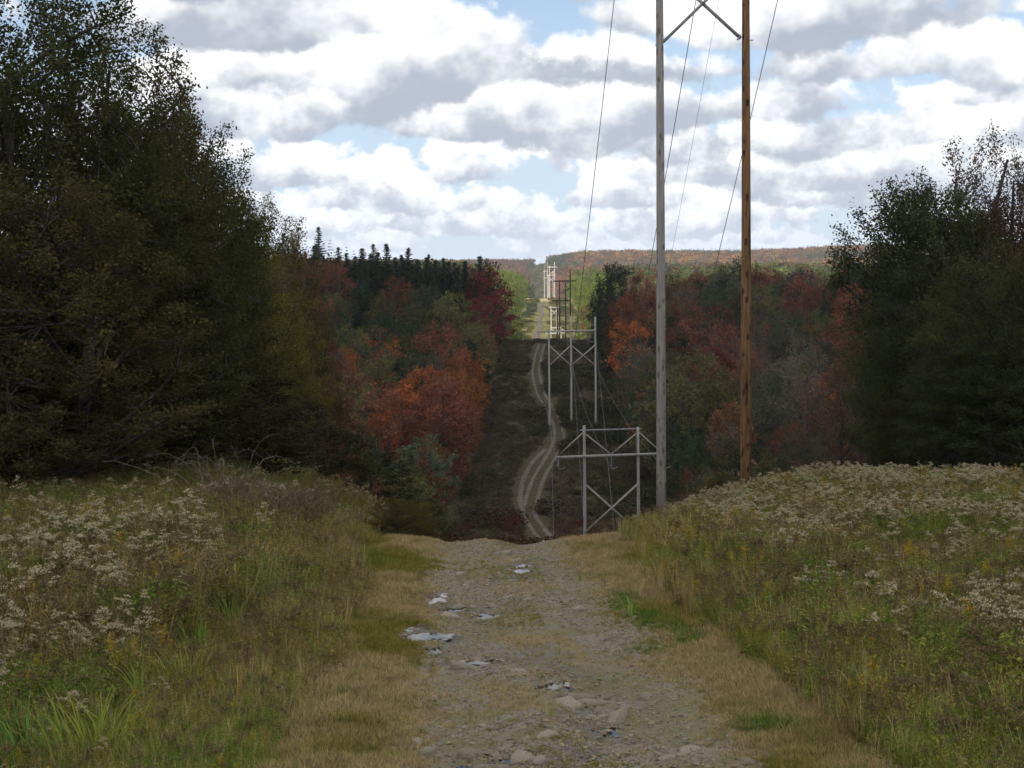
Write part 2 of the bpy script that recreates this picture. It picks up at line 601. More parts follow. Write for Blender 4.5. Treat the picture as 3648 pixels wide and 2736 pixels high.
def track_mat():
    m, N = new_mat('stony_track')
    tc = N.n('ShaderNodeTexCoord').outputs['Object']
    ver = N.n('ShaderNodeAttribute', attribute_name='verge').outputs['Fac']
    wet = N.n('ShaderNodeAttribute', attribute_name='wet').outputs['Fac']
    n1 = N.noise(tc, 1.1, 5, 0.6)
    n2 = N.noise(tc, 9.0, 6, 0.65)
    n3 = N.noise(tc, 46.0, 4, 0.7)
    vo = N.n('ShaderNodeTexVoronoi', feature='F1')
    N.put(vo.inputs['Vector'], N.mapping(tc, (1, 0.8, 1)))
    vo.inputs['Scale'].default_value = 34.0
    peb = N.n('ShaderNodeSeparateColor')
    N.put(peb.inputs[0], vo.outputs['Color'])
    gr = N.mix(peb.outputs[0], (0.115, 0.096, 0.068), (0.25, 0.21, 0.15))
    gr = N.mix(N.ss(vo.outputs['Distance'], 0.35, 0.62), gr, (0.07, 0.058, 0.045))
    dirt = N.mix(N.ss(n3, 0.3, 0.7), (0.13, 0.105, 0.078), (0.245, 0.20, 0.15))
    c = N.mix(N.ss(n2, 0.42, 0.58), dirt, gr)
    moss = N.mix(n2, (0.075, 0.075, 0.03), (0.16, 0.14, 0.06))
    c = N.mix(N.m('MULTIPLY', N.ss(n1, 0.44, 0.60), 0.7), c, moss)
    straw = N.mix(N.ss(n2, 0.3, 0.7), (0.13, 0.098, 0.048), (0.24, 0.18, 0.095))
    c = N.mix(ver, c, straw)
    c = N.mix(N.m('MULTIPLY', wet, 0.72), c, (0.042, 0.035, 0.029))
    hgt = N.m('ADD', N.m('MULTIPLY', vo.outputs['Distance'], -0.5), N.m('MULTIPLY', n2, 1.2))
    return finish(m, N, c, N.m('MULTIPLY_ADD', wet, -0.55, 0.95), hgt, 0.6, 0.3, 0.03)


def stone_mat():
    m, N = new_mat('sandstone_slabs')
    tc = N.n('ShaderNodeTexCoord').outputs['Object']
    oc = N.n('ShaderNodeObjectInfo').outputs['Random']
    n = N.noise(tc, 14.0, 6, 0.65)
    c = N.mix(oc, (0.21, 0.178, 0.128), (0.32, 0.275, 0.21))
    c = N.mix(N.ss(n, 0.35, 0.75), N.vm('SCALE', c, scale=0.62), c)
    return finish(m, N, c, 0.92, n, 0.6, 0.2, 0.02)


def pebble_mat():
    m, N = new_mat('loose_pebbles')
    t = N.n('ShaderNodeAttribute', attribute_name='tint', attribute_type='INSTANCER').outputs['Color']
    tc = N.n('ShaderNodeTexCoord').outputs['Object']
    n = N.noise(tc, 3.0, 4, 0.6)
    return finish(m, N, N.vm('SCALE', t, scale=N.m('MULTIPLY_ADD', n, 0.9, 0.5)), 0.92, None, 0.3, 0.2)


def water_mat():
    m, N = new_mat('still_water')
    tc = N.n('ShaderNodeTexCoord').outputs['Object']
    b = finish(m, N, N.mix(0.0, (0.03, 0.026, 0.02), (0, 0, 0)), 0.04, N.noise(tc, 6, 2), 0.02, 0.5, 0.01)
    m.node_tree.nodes['Principled BSDF'].inputs['IOR'].default_value = 1.333
    return b


M['ground'], M['track'], M['stone'], M['pebble'], M['water'] = ground_mat(), track_mat(), stone_mat(), pebble_mat(), water_mat()


def far_track_mat():
    m, N = new_mat('distant_track_gravel')
    tc = N.n('ShaderNodeTexCoord').outputs['Object']
    n = N.noise(tc, 0.9, 5, 0.65)
    return finish(m, N, N.mix(N.ss(n, 0.3, 0.7), (0.065, 0.056, 0.042), (0.14, 0.12, 0.092)), 0.95, None)


M['far_track'] = far_track_mat()

# ------------------------------------------------------------------ ground
def lines(spec):
    out = []
    for a, b, s in spec:
        out.append(np.arange(a, b, s))
    return np.unique(np.round(np.concatenate(out + [[spec[-1][1]]]), 4))


yl = lines([(-60, 4, 4), (4, 42, 0.5), (42, 130, 2), (130, 440, 5), (440, 1300, 15), (1300, 3400, 40), (3400, 8000, 400)])
xp = lines([(0, 20, 0.5), (20, 60, 2), (60, 200, 8), (200, 640, 40), (640, 3600, 160)])
xl = np.concatenate([-xp[:0:-1], xp])
GX, GY = np.meshgrid(xl, yl)
GZ = terrain(GX, GY)
# the near track lies in a sheet of its own; the ground passes below it
GZ -= 0.16 * smooth(2.75, 2.2, np.abs(GX - track_x(GY))) * smooth(40, 36, GY)
nx, ny = len(xl), len(yl)
ii = (np.arange(ny - 1)[:, None] * nx + np.arange(nx - 1)[None, :]).ravel()
gq = np.stack([ii, ii + 1, ii + nx + 1, ii + nx], -1)
gm = mesh_np('ground', np.stack([GX, GY, GZ], -1).reshape(-1, 3), gq, [M['ground']], smooth_sh=True)
tag(link('ground', gm), 'weedy hillside, valley and wooded ridges under the power line', kind='structure')

# ------------------------------------------------------------------ near track with puddles
K = 1024 / 2212
PUD = []      # x, y, half width, half length, level
for (u, v, wpx, lpx) in [(912, 1376, 62, 20), (884, 1364, 18, 9), (1052, 1322, 38, 15), (985, 1302, 44, 7), (938, 1292, 26, 10),
                         (1128, 1224, 40, 8), (1128, 1212, 20, 5), (1042, 1427, 62, 7), (1196, 1478, 40, 16), (1228, 1497, 26, 10),
                         (1302, 1548, 34, 9), (1312, 1562, 18, 10), (1020, 1644, 34, 12), (1098, 1634, 44, 8), (935, 1402, 26, 9), (955, 1281, 14, 6)]:
    h = hit(u * K, v * K, 6)
    wm = wpx * K / F * h.y / 2
    ang = abs(h.z / h.y) - 0.06
    lm = min(0.5, lpx * K / F * h.y / max(ang, 0.08) / 2 * .75)
    PUD.append((h.x, h.y, wm * 1.12, lm * 1.1))


_r = np.random.default_rng(41)
PPAR = list(range(len(PUD)))
for (px_, py_, a_, b_) in list(PUD):
    for _ in range(2):
        PPAR.append(PUD.index((px_, py_, a_, b_)))
        PUD.append((px_ + _r.choice([-1, 1]) * a_ * _r.uniform(1.0, 1.35), py_ + _r.normal(0, .08), max(.04, a_ * _r.uniform(.2, .45)), max(.05, b_ * _r.uniform(.25, .55))))


def pud_r(x, y, k):
    px, py, a, b = PUD[k]
    ang = np.arctan2((y - py) / b, (x - px) / a)
    r = np.hypot((x - px) / a, (y - py) / b)
    wob = 0.5 * (vnoise(ang * 1.6 + 7 * k, 3.3 + k + 0 * ang, 3) - 0.5) + 1.7 * (fbm(x * 9, y * 6, 3, 4 + k) - 0.5)
    return r * (1 + wob)


TY = np.concatenate([np.arange(6.0, 22, 0.05), np.arange(22, 36.01, 0.08)])
TX = np.linspace(-2.9, 2.9, 118)
tx, ty = np.meshgrid(TX, TY)
wx = tx + track_x(ty)


def track_surface(wx, ty):
    tx = wx - track_x(ty)
    z = terrain(wx, ty)
    z = z - 0.075 * np.exp(-((tx + 0.85) / 0.33) ** 2) - 0.075 * np.exp(-((tx - 0.85) / 0.33) ** 2)
    z = z + (fbm(wx * 1.3, ty * 1.3, 4, 21) - 0.5) * 0.14 + (fbm(wx * 9, ty * 9, 3, 22) - 0.5) * 0.05
    # wandering wash-out gully from left (far) to right (near)
    gx = np.interp(ty, [8, 11, 13.5, 15.5, 18, 20, 22.5, 24.5, 27], [0.1, 0.35, 0.85, 0.6, -0.15, -0.45, -0.2, 0.1, 0.1])
    z = z - 0.06 * np.exp(-((wx - gx) / 0.3) ** 2) * (0.4 + 1.2 * vnoise(ty * 0.9, ty * 0, 6))
    edge = smooth(2.45, 2.85, np.abs(tx))
    wet = np.exp(-((wx - gx) / 0.33) ** 2) * smooth(0.40, 0.62, fbm(wx * 2.2, ty * 1.4, 3, 31)) * 0.9
    for k, (px, py, a, b) in enumerate(PUD if PLEV else []):
        sel = (np.abs(wx - px) < 3 * a) & (np.abs(ty - py) < 3 * b)
        if not sel.any():
            continue
        r = pud_r(wx[sel], ty[sel], k)
        lev = PLEV[k]
        zz = z[sel]
        w1 = smooth(1.75, 1.15, r)
        rim = lev + 0.012
        if PPAR[k] == k:
            zz = zz * (1 - w1) + rim * w1
        w2 = smooth(1.12, 0.72, r)
        zz = zz * (1 - w2) + (lev - 0.035) * w2
        z[sel] = zz
        wet[sel] = np.maximum(wet[sel], smooth(2.8, 1.2, r) * (0.65 + 0.35 * vnoise(wx[sel] * 5, ty[sel] * 5, 8)))
    return z - 0.2 * edge, wet


PLEV = []
_c = track_surface(np.array([p[0] for p in PUD]), np.array([p[1] for p in PUD]))[0]
PLEV = [float(_c[PPAR[k]]) - 0.012 + (0 if PPAR[k] == k else 0.003 * (1 + k % 2)) for k in range(len(PUD))]
tzv, wet = track_surface(wx, ty)
ver = smooth(0.75, 1.8, np.abs(tx - 0.15) + 0.9 * (fbm(wx * 0.8, ty * 0.5, 3, 41) - 0.5)) 
ver = np.maximum(ver, 0.55 * smooth(0.55, 0.7, fbm(wx * 0.9 + 5, ty * 0.55, 3, 43)))
rut = np.exp(-((np.abs(tx) - 0.85) / 0.28) ** 2)
ver = np.maximum(ver, 0.5 * np.exp(-(tx / 0.32) ** 2) * smooth(.35, .6, fbm(wx * 1.2, ty * .6, 3, 47))) * (1 - .75 * rut)
ver = ver * (0.75 + 0.25 * vnoise(wx * 3, ty * 3, 44))
nyt, nxt = tx.shape
ii = (np.arange(nyt - 1)[:, None] * nxt + np.arange(nxt - 1)[None, :]).ravel()
tq = np.stack([ii, ii + 1, ii + nxt + 1, ii + nxt], -1)
TRACK = link('dirt_track', mesh_np('dirt_track', np.stack([wx, ty, tzv], -1).reshape(-1, 3), tq, [M['track']],
                                   attrs={'verge': ver.ravel(), 'wet': wet.ravel()}, smooth_sh=True))
tag(TRACK, 'stony mown service track with wash-outs and puddles running to the brow', kind='structure')


def surf(x, y):
    """height of the built surface (track sheet or ground)"""
    x, y = np.asarray(x, float), np.asarray(y, float)
    zt = terrain(x, y)
    on = (np.abs(x - track_x(y)) < 2.7) & (y < 35.5) & (y > 6)
    if on.any():
        s, _ = track_surface(x[on], y[on])
        zt = zt.copy()
        zt[on] = s
    return zt


for k, (px, py, a, b) in enumerate(PUD):
    an = np.linspace(0, 2 * np.pi, 40, endpoint=False)
    an = np.linspace(0, 2 * np.pi, 72, endpoint=False)
    rr_ = np.linspace(.1, 2.2, 85)
    gx_, gy_ = px + a * rr_[None] * np.cos(an)[:, None], py + b * rr_[None] * np.sin(an)[:, None]
    out_ = pud_r(gx_, gy_, k) > 1.06
    rad = rr_[np.where(out_.any(1), out_.argmax(1), 84)]
    ring = np.stack([px + a * rad * np.cos(an), py + b * rad * np.sin(an), np.full(72, PLEV[k])], -1)
    v = np.concatenate([ring, [[px, py, PLEV[k]]]])
    t = np.stack([np.arange(72), (np.arange(72) + 1) % 72, np.full(72, 72)], -1)
    o = link('puddle', mesh_np('puddle', v, t, [M['water']]))
    tag(o, kind='structure')

# distant stretches of the track, draped over the slopes
def ribbon(name, path, dmin, width, label, offs=(0.0,), lift=0.12):
    w = [hit(u * K, v * K, dmin) for (u, v) in path]
    w = sorted(w, key=lambda q: q.y)
    pts = np.array([[q.x, q.y] for q in w])
    s = np.linspace(0, len(pts) - 1, len(pts) * 14)
    ci = np.arange(len(pts))
    cx, cy = np.interp(s, ci, pts[:, 0]), np.interp(s, ci, pts[:, 1])
    ker = np.hanning(17)
    ker /= ker.sum()
    cx = np.convolve(np.pad(cx, 8, mode='edge'), ker, 'valid')
    cy = np.convolve(np.pad(cy, 8, mode='edge'), ker, 'valid')
    vs, qs, nv = [], [], 0
    for of in offs:
        ww = width * (0.75 + 0.5 * vnoise(cy * 0.2, cy * 0 + of, 3))
        cols = [cx + of + ww * e for e in (-0.5, -0.17, 0.17, 0.5)]
        rows = np.stack([np.stack([c, cy, terrain(c, cy) + lift - (0.1 if i in (0, 3) else 0)], -1) for i, c in enumerate(cols)], 1)
        n = len(cy)
        vs.append(rows.reshape(-1, 3))
        i0 = (np.arange(n - 1)[:, None] * 4 + np.arange(3)[None, :]).ravel() + nv
        qs.append(np.stack([i0, i0 + 1, i0 + 5, i0 + 4], -1))
        nv += n * 4
    o = link(name, mesh_np(name, np.concatenate(vs), np.concatenate(qs), [M['far_track']], smooth_sh=True))
    tag(o, label, kind='structure')


ribbon('valley_track', [(1182, 1168), (1166, 1150), (1140, 1112), (1147, 1082), (1160, 1040), (1186, 995), (1208, 950), (1206, 918), (1192, 890),
                        (1168, 852), (1156, 805), (1162, 772), (1172, 742)], 165, 0.6, 'two-rut dirt track winding up the shaded slope', (-0.8, 0.8))
ribbon('valley_track', [(1132, 1110), (1122, 1080), (1128, 1040), (1148, 1000), (1180, 968)], 165, 0.7, 'short side loop of the dirt track')
Z = lambda zx, zy: ((1880 + .1929 * zx) / 3648 * 2212, (920 + .1929 * zy) / 3648 * 2212)
ribbon('knoll_track', [Z(310, 800), Z(270, 850), Z(195, 920), Z(250, 980), Z(270, 1030), Z(215, 1120), Z(205, 1180), Z(235, 1290), Z(170, 1380),
                       Z(160, 1430), Z(200, 1500), Z(265, 1545)], 560, 2.7, 'pale dirt track climbing the sunlit knoll', lift=0.35)


# ------------------------------------------------------------------ stones on the track
def stone_mesh(seed):
    r = np.random.default_rng(seed)
    n = r.integers(6, 9)
    an = np.sort(r.uniform(0, 2 * np.pi, n)) * 0.35 + np.arange(n) * 2 * np.pi / n * 0.65
    rad = r.uniform(0.36, 0.55, n)
    bot = np.stack([rad * np.cos(an) * 1.05, rad * np.sin(an) * 1.05, np.full(n, -0.3)], -1)
    mid = np.stack([rad * np.cos(an), rad * np.sin(an), r.uniform(0.02, 0.14, n)], -1)
    top = np.stack([rad * .78 * np.cos(an), rad * .78 * np.sin(an), r.uniform(0.16, 0.26, n)], -1)
    v = np.concatenate([bot, mid, top, [[0, 0, r.uniform(0.2, 0.28)]]])
    q, t = [], []
    for i in range(n):
        j = (i + 1) % n
        q += [(i, j, n + j, n + i), (n + i, n + j, 2 * n + j, 2 * n + i)]
        t.append((2 * n + i, 2 * n + j, 3 * n))
    return mesh_np('stone', v, [np.array(q), np.array(t)], [M['stone']])


STONES = [stone_mesh(i) for i in range(9)]
r = np.random.default_rng(5)
cnt = 0
big = [(835 / 2212, 0, 0)]
cand = []
while cnt < 230:
    y = 10.2 + 17 * r.random() ** 1.7
    x = track_x(y) + r.normal(0.05, 0.75)
    dens = vnoise(x * 1.1, y * 0.7, 51)
    if dens < 0.45 or abs(x - track_x(y)) > 1.7:
        continue
    s = np.clip(r.lognormal(math.log(0.085), 0.5), 0.05, 0.36) * (0.8 + 0.02 * y)
    cand.append((float(x), y, s))
    cnt += 1
for (u, v, s) in [(1010, 1620, .3), (1085, 1600, .22), (1330, 1565, .24), (920, 1620, .22), (1280, 1500, .36), (1225, 1515, .28), (1130, 1635, .26), (1065, 1328, .3),
                  (1010, 1430, .34), (1490, 1610, .2), (1060, 1650, .24), (900, 1600, .2), (1180, 1590, .2)]:
    h = hit(u * K, v * K, 6)
    cand.append((h.x, h.y, s))
zc = surf(np.array([c[0] for c in cand]), np.array([c[1] for c in cand]))
for (x, y, s), z in zip(cand, zc):
    o = link('stone', STONES[r.integers(9)], TRACK)
    o.location = (x, y, z - 0.02 * s)
    o.scale = (s * r.uniform(.9, 1.4), s * r.uniform(.6, 1.0), s * r.uniform(.4, .75))
    o.rotation_euler = (r.normal(0, .12), r.normal(0, .12), r.uniform(0, 6.28))


# ------------------------------------------------------------------ scattering (stuff)
def protos(name, meshes):
    c = bpy.data.collections.new(name)
    for i, me in enumerate(meshes):
        o = bpy.data.objects.new('%s_%02d' % (name, i), me)
        c.objects.link(o)
    return c


def scatter(name, coll, pos, rot, scale, idx, tint, label):
    n = len(pos)
    me = bpy.data.meshes.new(name)
    me.vertices.add(n)
    me.vertices.foreach_set('co', np.asarray(pos, np.float32).ravel())
    for k, typ, key, val in (('rot', 'FLOAT_VECTOR', 'vector', rot), ('sc', 'FLOAT_VECTOR', 'vector', scale), ('pick', 'INT', 'value', idx)):
        a = me.attributes.new(k, typ, 'POINT')
        a.data.foreach_set(key, np.asarray(val, np.int32 if typ == 'INT' else np.float32).ravel())
    a = me.attributes.new('tint', 'FLOAT_COLOR', 'POINT')
    a.data.foreach_set('color', np.concatenate([np.asarray(tint, np.float32), np.ones((n, 1), np.float32)], 1).ravel())
    g = bpy.data.node_groups.new(name, 'GeometryNodeTree')
    g.interface.new_socket('Geometry', in_out='INPUT', socket_type='NodeSocketGeometry')
    g.interface.new_socket('Geometry', in_out='OUTPUT', socket_type='NodeSocketGeometry')
    gi, go = g.nodes.new('NodeGroupInput'), g.nodes.new('NodeGroupOutput')
    ci = g.nodes.new('GeometryNodeCollectionInfo')
    ci.inputs['Collection'].default_value = coll
    ci.inputs['Separate Children'].default_value = True
    ci.inputs['Reset Children'].default_value = True
    ip = g.nodes.new('GeometryNodeInstanceOnPoints')

    def attr(nm, typ):
        nd = g.nodes.new('GeometryNodeInputNamedAttribute')
        nd.data_type = typ
        nd.inputs['Name'].default_value = nm
        return nd.outputs['Attribute']
    er = g.nodes.new('FunctionNodeEulerToRotation')
    L = g.links.new
    L(attr('rot', 'FLOAT_VECTOR'), er.inputs[0])
    L(gi.outputs[0], ip.inputs['Points'])
    L(ci.outputs[0], ip.inputs['Instance'])
    ip.inputs['Pick Instance'].default_value = True
    L(attr('pick', 'INT'), ip.inputs['Instance Index'])
    L(er.outputs[0], ip.inputs['Rotation'])
    L(attr('sc', 'FLOAT_VECTOR'), ip.inputs['Scale'])
    L(ip.outputs[0], go.inputs[0])
    o = link(name, me)
    md = o.modifiers.new('scatter', 'NODES')
    md.node_group = g
    tag(o, label, kind='stuff')
    return o


def zrot(n, r, tilt=0.12):
    return np.stack([r.normal(0, tilt, n), r.normal(0, tilt, n), r.uniform(0, 6.283, n)], -1)


def pebble_proto(seed):
    r = np.random.default_rng(seed)
    v = np.array([[1, 0, 0], [-1, 0, 0], [0, 1, 0], [0, -1, 0], [0, 0, 1], [0, 0, -1.0]]) * r.uniform(.6, 1.1, (6, 1))
    t = np.array([(0, 2, 4), (2, 1, 4), (1, 3, 4), (3, 0, 4), (2, 0, 5), (1, 2, 5), (3, 1, 5), (0, 3, 5)])
    e, vv, nt = {}, list(v), []
    for a, b, c in t:
        m = []
        for p, q in ((a, b), (b, c), (c, a)):
            k = (min(p, q), max(p, q))
            if k not in e:
                e[k] = len(vv)
                w = (vv[p] + vv[q]) / 2
                vv.append(w / np.linalg.norm(w) * r.uniform(.7, 1.0))
            m.append(e[k])
        nt += [(a, m[0], m[2]), (b, m[1], m[0]), (c, m[2], m[1]), tuple(m)]
    vv = np.array(vv)
    vv[:, 2] *= .5
    return mesh_np('pebble', vv * .5, np.array(nt), [M['pebble']])


r = np.random.default_rng(15)
n = 26000
y = 9.0 + 22 * r.random(n) ** 1.6
x = track_x(y) + r.normal(0.05, 0.85, n)
keep = (vnoise(x * 1.1, y * 0.7, 51) + 0.35 * r.random(n) > 0.5) & (np.abs(x - track_x(y)) < 2.0)
x, y = x[keep], y[keep]
n = len(x)
s = np.clip(r.lognormal(math.log(0.018), 0.55, n), 0.009, 0.075)
ex, ey = [], []
for (px, py, a_, b_) in PUD:
    m = int(14 + 60 * a_)
    th, q_ = r.uniform(0, 6.283, m), r.uniform(.6, 1.35, m)
    ex.append(px + a_ * q_ * np.cos(th))
    ey.append(py + b_ * q_ * np.sin(th))
ex, ey = np.concatenate(ex), np.concatenate(ey)
x, y, s = np.concatenate([x, ex]), np.concatenate([y, ey]), np.concatenate([s, r.uniform(.02, .065, len(ex))])
n = len(x)
tn = r.uniform(0.55, 1.2, (n, 1)) * np.array([[0.245, 0.202, 0.138]]) + r.normal(0, .012, (n, 3))
red = r.random(n) < 0.012
tn[red] = (0.17, 0.09, 0.055)
scatter('gravel', protos('pebble_proto', [pebble_proto(i) for i in range(5)]), np.stack([x, y, surf(x, y) + s * .08], -1), zrot(n, r, .25),
        s[:, None] * r.uniform(.7, 1.4, (n, 3)), r.integers(0, 5, n), np.clip(tn, .03, .6), 'loose grey and tan gravel on the track')


G1 = 'lush green grass clumps on the left bank'
CLUMPS = [
    (205, 1655, 301, 170, .62, .42, .013, (.21, .25, .05), 'large bright yellow-green clump of arching broad grass at bottom left', 'grass_clump', 'grass clump', .9, G1),
    (50, 1655, 302, 190, .50, .55, .012, (.11, .22, .05), 'dense emerald green clump of fine grass in the bottom left corner', 'grass_clump', 'grass clump', .9, G1),
    (395, 1500, 303, 110, .55, .24, .010, (.22, .25, .055), 'pale yellow-green fine grass clump beside the yellowed leaf blades', 'grass_clump', 'grass clump', .8, G1),
    (440, 1425, 304, 90, .55, .25, .009, (.17, .29, .05), 'mid green feathery grass clump farther up the left bank', 'grass_clump', 'grass clump', .8, G1),
    (505, 1370, 305, 80, .6, .22, .009, (.16, .24, .06), 'grey-green upright grass clump near the track edge on the left bank', 'grass_clump', 'grass clump', .6, G1),
    (310, 1530, 306, 70, .5, .2, .010, (.2, .27, .05), 'small loose green grass clump between two brighter clumps', 'grass_clump', 'grass clump', .8, G1),
    (330, 1665, 307, 90, .4, .4, .011, (.2, .24, .06), 'low olive green grass clump at the bottom edge of the left bank', 'grass_clump', 'grass clump', .8, G1),
    (515, 1540, 308, 8, .5, .08, .017, (.33, .23, .07), 'yellowed strap-like leaf blades standing in the left bank weeds', 'leaf_clump', 'plant', .35, None),
    (470, 1565, 309, 7, .4, .09, .016, (.29, .19, .06), 'shorter rust-tipped strap leaves left of the yellowed blades', 'leaf_clump', 'plant', .3, None),
    (1365, 1335, 310, 26, .28, .10, .014, (.2, .3, .08), 'small pale green plant at the right edge of the mown verge', 'verge_plant', 'plant', .5, None),
    (1190, 1545, 311, 16, .16, .05, .008, (.24, .28, .06), 'tiny bright green grass tuft alone among the track stones', 'grass_clump', 'grass clump', .4, None),
]
# ------------------------------------------------------------------ weeds
def ell(r, n, shell=.55):
    d = r.normal(size=(n, 3))
    d /= np.linalg.norm(d, axis=1)[:, None]
    return d * (shell + (1 - shell) * r.random((n, 1)) ** .5)


def tuft(seed, nb, h, spread, w, lean=0.35, seg=3):
    r = np.random.default_rng(seed)
    g = Geo()
    for i in range(nb):
        a, q = r.uniform(0, 6.283), r.uniform(0, 1)
        b = np.array([math.cos(a) * spread * q, math.sin(a) * spread * q, 0])
        a2 = a + r.normal(0, .6)
        hh = h * r.uniform(.55, 1.1)
        l = lean * hh * r.uniform(.2, 1.3)
        d = np.array([math.cos(a2), math.sin(a2), 0])
        g.blade(b, b + d * l + [0, 0, hh * (1 - .25 * (l / hh))], b + d * l * .25 + [0, 0, hh * .7], w * r.uniform(.6, 1.3), seg, r.random(), 0,
                side=np.array([math.cos(a2 + 1.3), math.sin(a2 + 1.3), 0]))
    return g


def weed(seed, h, kind):
    """a small stand of stalks with narrow leaves; heads: 'cream' flat umbels, 'gold', 'brown' or none"""
    r = np.random.default_rng(seed)
    g = Geo()
    for s in range(r.integers(2, 5)):
        b = np.array([r.normal(0, .08), r.normal(0, .08), 0])
        hh = h * r.uniform(.75, 1.08)
        tp = b + [r.normal(0, .09), r.normal(0, .09), hh]
        g.tube([b, (b + tp) / 2 + [r.normal(0, .02), r.normal(0, .02), 0], tp], [.005, .004, .002], 3, .35)
        nl = r.integers(22, 34)
        tt = r.uniform(.12, .97, nl)
        pos = b + (tp - b) * tt[:, None]
        an = r.uniform(0, 6.283, nl)
        dr = np.stack([np.cos(an), np.sin(an), r.uniform(-.5, .7, nl)], -1)
        ln = .11 * (1.15 - .55 * tt)
        g.leaves(pos + dr * (ln * .5)[:, None], ln, r, .26, 0, r.uniform(0, .9, nl), 0, dr)
        if kind in ('cream', 'brown', 'white'):
            for u in range(r.integers(5, 9)):
                a, q = r.uniform(0, 6.283), r.uniform(0, .11)
                e = tp + [math.cos(a) * q, math.sin(a) * q, r.uniform(-.05, .05)]
                g.tube([tp - [0, 0, .13], e], [.003, .002], 3, .4)
                m = r.integers(14, 24)
                rr = .042 * np.sqrt(r.random(m))
                aa = r.uniform(0, 6.283, m)
                pp = e + np.stack([rr * np.cos(aa), rr * np.sin(aa), r.normal(.008, .008, m)], -1)
                g.leaves(pp, .022, r, .8, .3, r.uniform(0, 1, m), 1)
        elif kind == 'gold':
            m = 90
            q = r.random(m)
            pp = tp + np.stack([r.normal(0, .035, m) * (1 - q) + .05 * q, r.normal(0, .035, m) * (1 - q), .02 - q * .26], -1)
            g.leaves(pp, .024, r, .7, 0, r.uniform(0, 1, m), 1)
    return g


B = M['blade_inst']
wp = []
for i in range(3):
    wp.append(tuft(100 + i, 30, .62, .12, .011).mesh('grass', [B]))           # 0-2 grass
for i in range(2):
    wp.append(tuft(120 + i, 20, .95, .10, .008, .25).mesh('grass', [B]))       # 3-4 tall thin grass
for i in range(3):
    wp.append(weed(140 + i, .95, 'none').mesh('weed', [B]))                   # 5-7 leafy stalks
for i in range(3):
    wp.append(weed(150 + i, 1.0, 'cream').mesh('weed', [B, M['flower']]))     # 8-10 cream heads
for i in range(2):
    wp.append(weed(160 + i, .95, 'brown').mesh('weed', [B, M['seed']]))       # 11-12 brown heads
wp.append(weed(170, 1.0, 'gold').mesh('weed', [B, M['gold']]))                # 13
for i in range(2):
    wp.append(tuft(180 + i, 34, .13, .10, .006, .7, 2).mesh('grass', [B]))     # 14-15 short mown grass
for i in range(2):
    r_ = np.random.default_rng(190 + i)
    g_ = weed(192 + i, .6, 'none')
    m_ = 60
    q_ = ell(r_, m_, .2) * [.2, .2, .28] + [0, 0, .3]
    g_.leaves(q_, r_.uniform(.07, .15, m_), r_, .55, .45, r_.uniform(0, 1, m_))
    wp.append(g_.mesh('weed', [B]))                                       # 16-17 broad leaves
WEEDS = protos('weed_proto', wp)

GREEN, OLIVE, TAN, BROWN, DARK = (np.array(c) for c in ((.14, .20, .04), (.235, .21, .055), (.29, .235, .125), (.19, .148, .068), (.05, .055, .022)))


def lerp(a, b, t):
    return a + (b - a) * np.asarray(t)[:, None]


r = np.random.default_rng(23)
n = 150000
y = 8.0 + 72 * r.random(n) ** 1.35
x = r.uniform(-.39, .39, n) * (y + 2) + r.normal(0, .3, n)
xr = x - track_x(y)
edge = 2.25 + 0.5 * (fbm(x * .5 + 3, y * .35, 3, 61) - .5) + 0.25 * r.random(n)
left_forest = x < -(10.0 + 0.115 * y) * 1.0
keep = (np.abs(xr) > edge) & ~((y > 30) & (np.abs(xr) < 2.6 + (y - 30) * .1)) & ~(left_forest & (y > 34)) & (y < 74)
dens = np.where(y < 26, 1.0, .8) * (0.55 + .6 * vnoise(x * .8, y * .8, 62))
keep &= r.random(n) < dens
x, y, xr = x[keep], y[keep], xr[keep]
n = len(x)
na, nb_ = fbm(x * .35, y * .3, 3, 63), fbm(x * .9 + 9, y * .8, 3, 64)
dist_e = np.abs(xr) - 2.3
side = np.sign(xr)
u = r.random(n)
pick = np.zeros(n, int)
# chance of cream heads: strong on the crest of the right field and in a band on the left
cream = np.where(side > 0, .055 * smooth(24, 48, y) + .008 + .06 * smooth(.52, .64, na) * smooth(1.6, 4, dist_e), .008 + .035 * smooth(.50, .62, na) * smooth(13, 17, y))
cream = cream * smooth(.5, 2.4, dist_e) * (.25 + 1.9 * smooth(.46, .6, fbm(x * 1.7 + 3, y * 1.1, 3, 66)))
pick = np.where(u < cream, r.integers(8, 11, n), pick)
rest = u >= cream
v = r.random(n)
leafy = .32 + .4 * smooth(.45, .6, nb_) * smooth(.5, 2, dist_e)
pick = np.where(rest & (v < leafy), r.integers(5, 8, n), pick)
pick = np.where(rest & (v >= leafy) & (v < leafy + .07), r.integers(11, 13, n), pick)
pick = np.where(rest & (v >= leafy + .07) & (v < leafy + .073), 13, pick)
gr = rest & (v >= leafy + .073)
pick = np.where(gr, np.where(r.random(n) < .5, r.integers(0, 3, n), r.integers(3, 5, n)), pick)
broad = rest & (v < leafy) & (r.random(n) < .16)
pick = np.where(broad, r.integers(16, 18, n), pick)
tc = lerp(OLIVE, BROWN, smooth(.46, .66, na) * .6)
tc = np.where((r.random(n) < .42)[:, None], TAN * r.uniform(.5, 1.0, (n, 1)), tc)
tc = lerp(tc, GREEN, smooth(.50, .66, nb_) * .85)
low_left = (side < 0) & (y < 17)
tc = np.where((low_left & (r.random(n) < .5 * smooth(17, 12, y)))[:, None], GREEN * 1.15, tc)
tc = np.where(((side > 0) & (y < 17) & (r.random(n) < .4))[:, None], lerp(OLIVE, GREEN, r.random(n)) * 1.15, tc)
tc = tc * r.uniform(.7, 1.25, (n, 1)) + r.normal(0, .006, (n, 3))
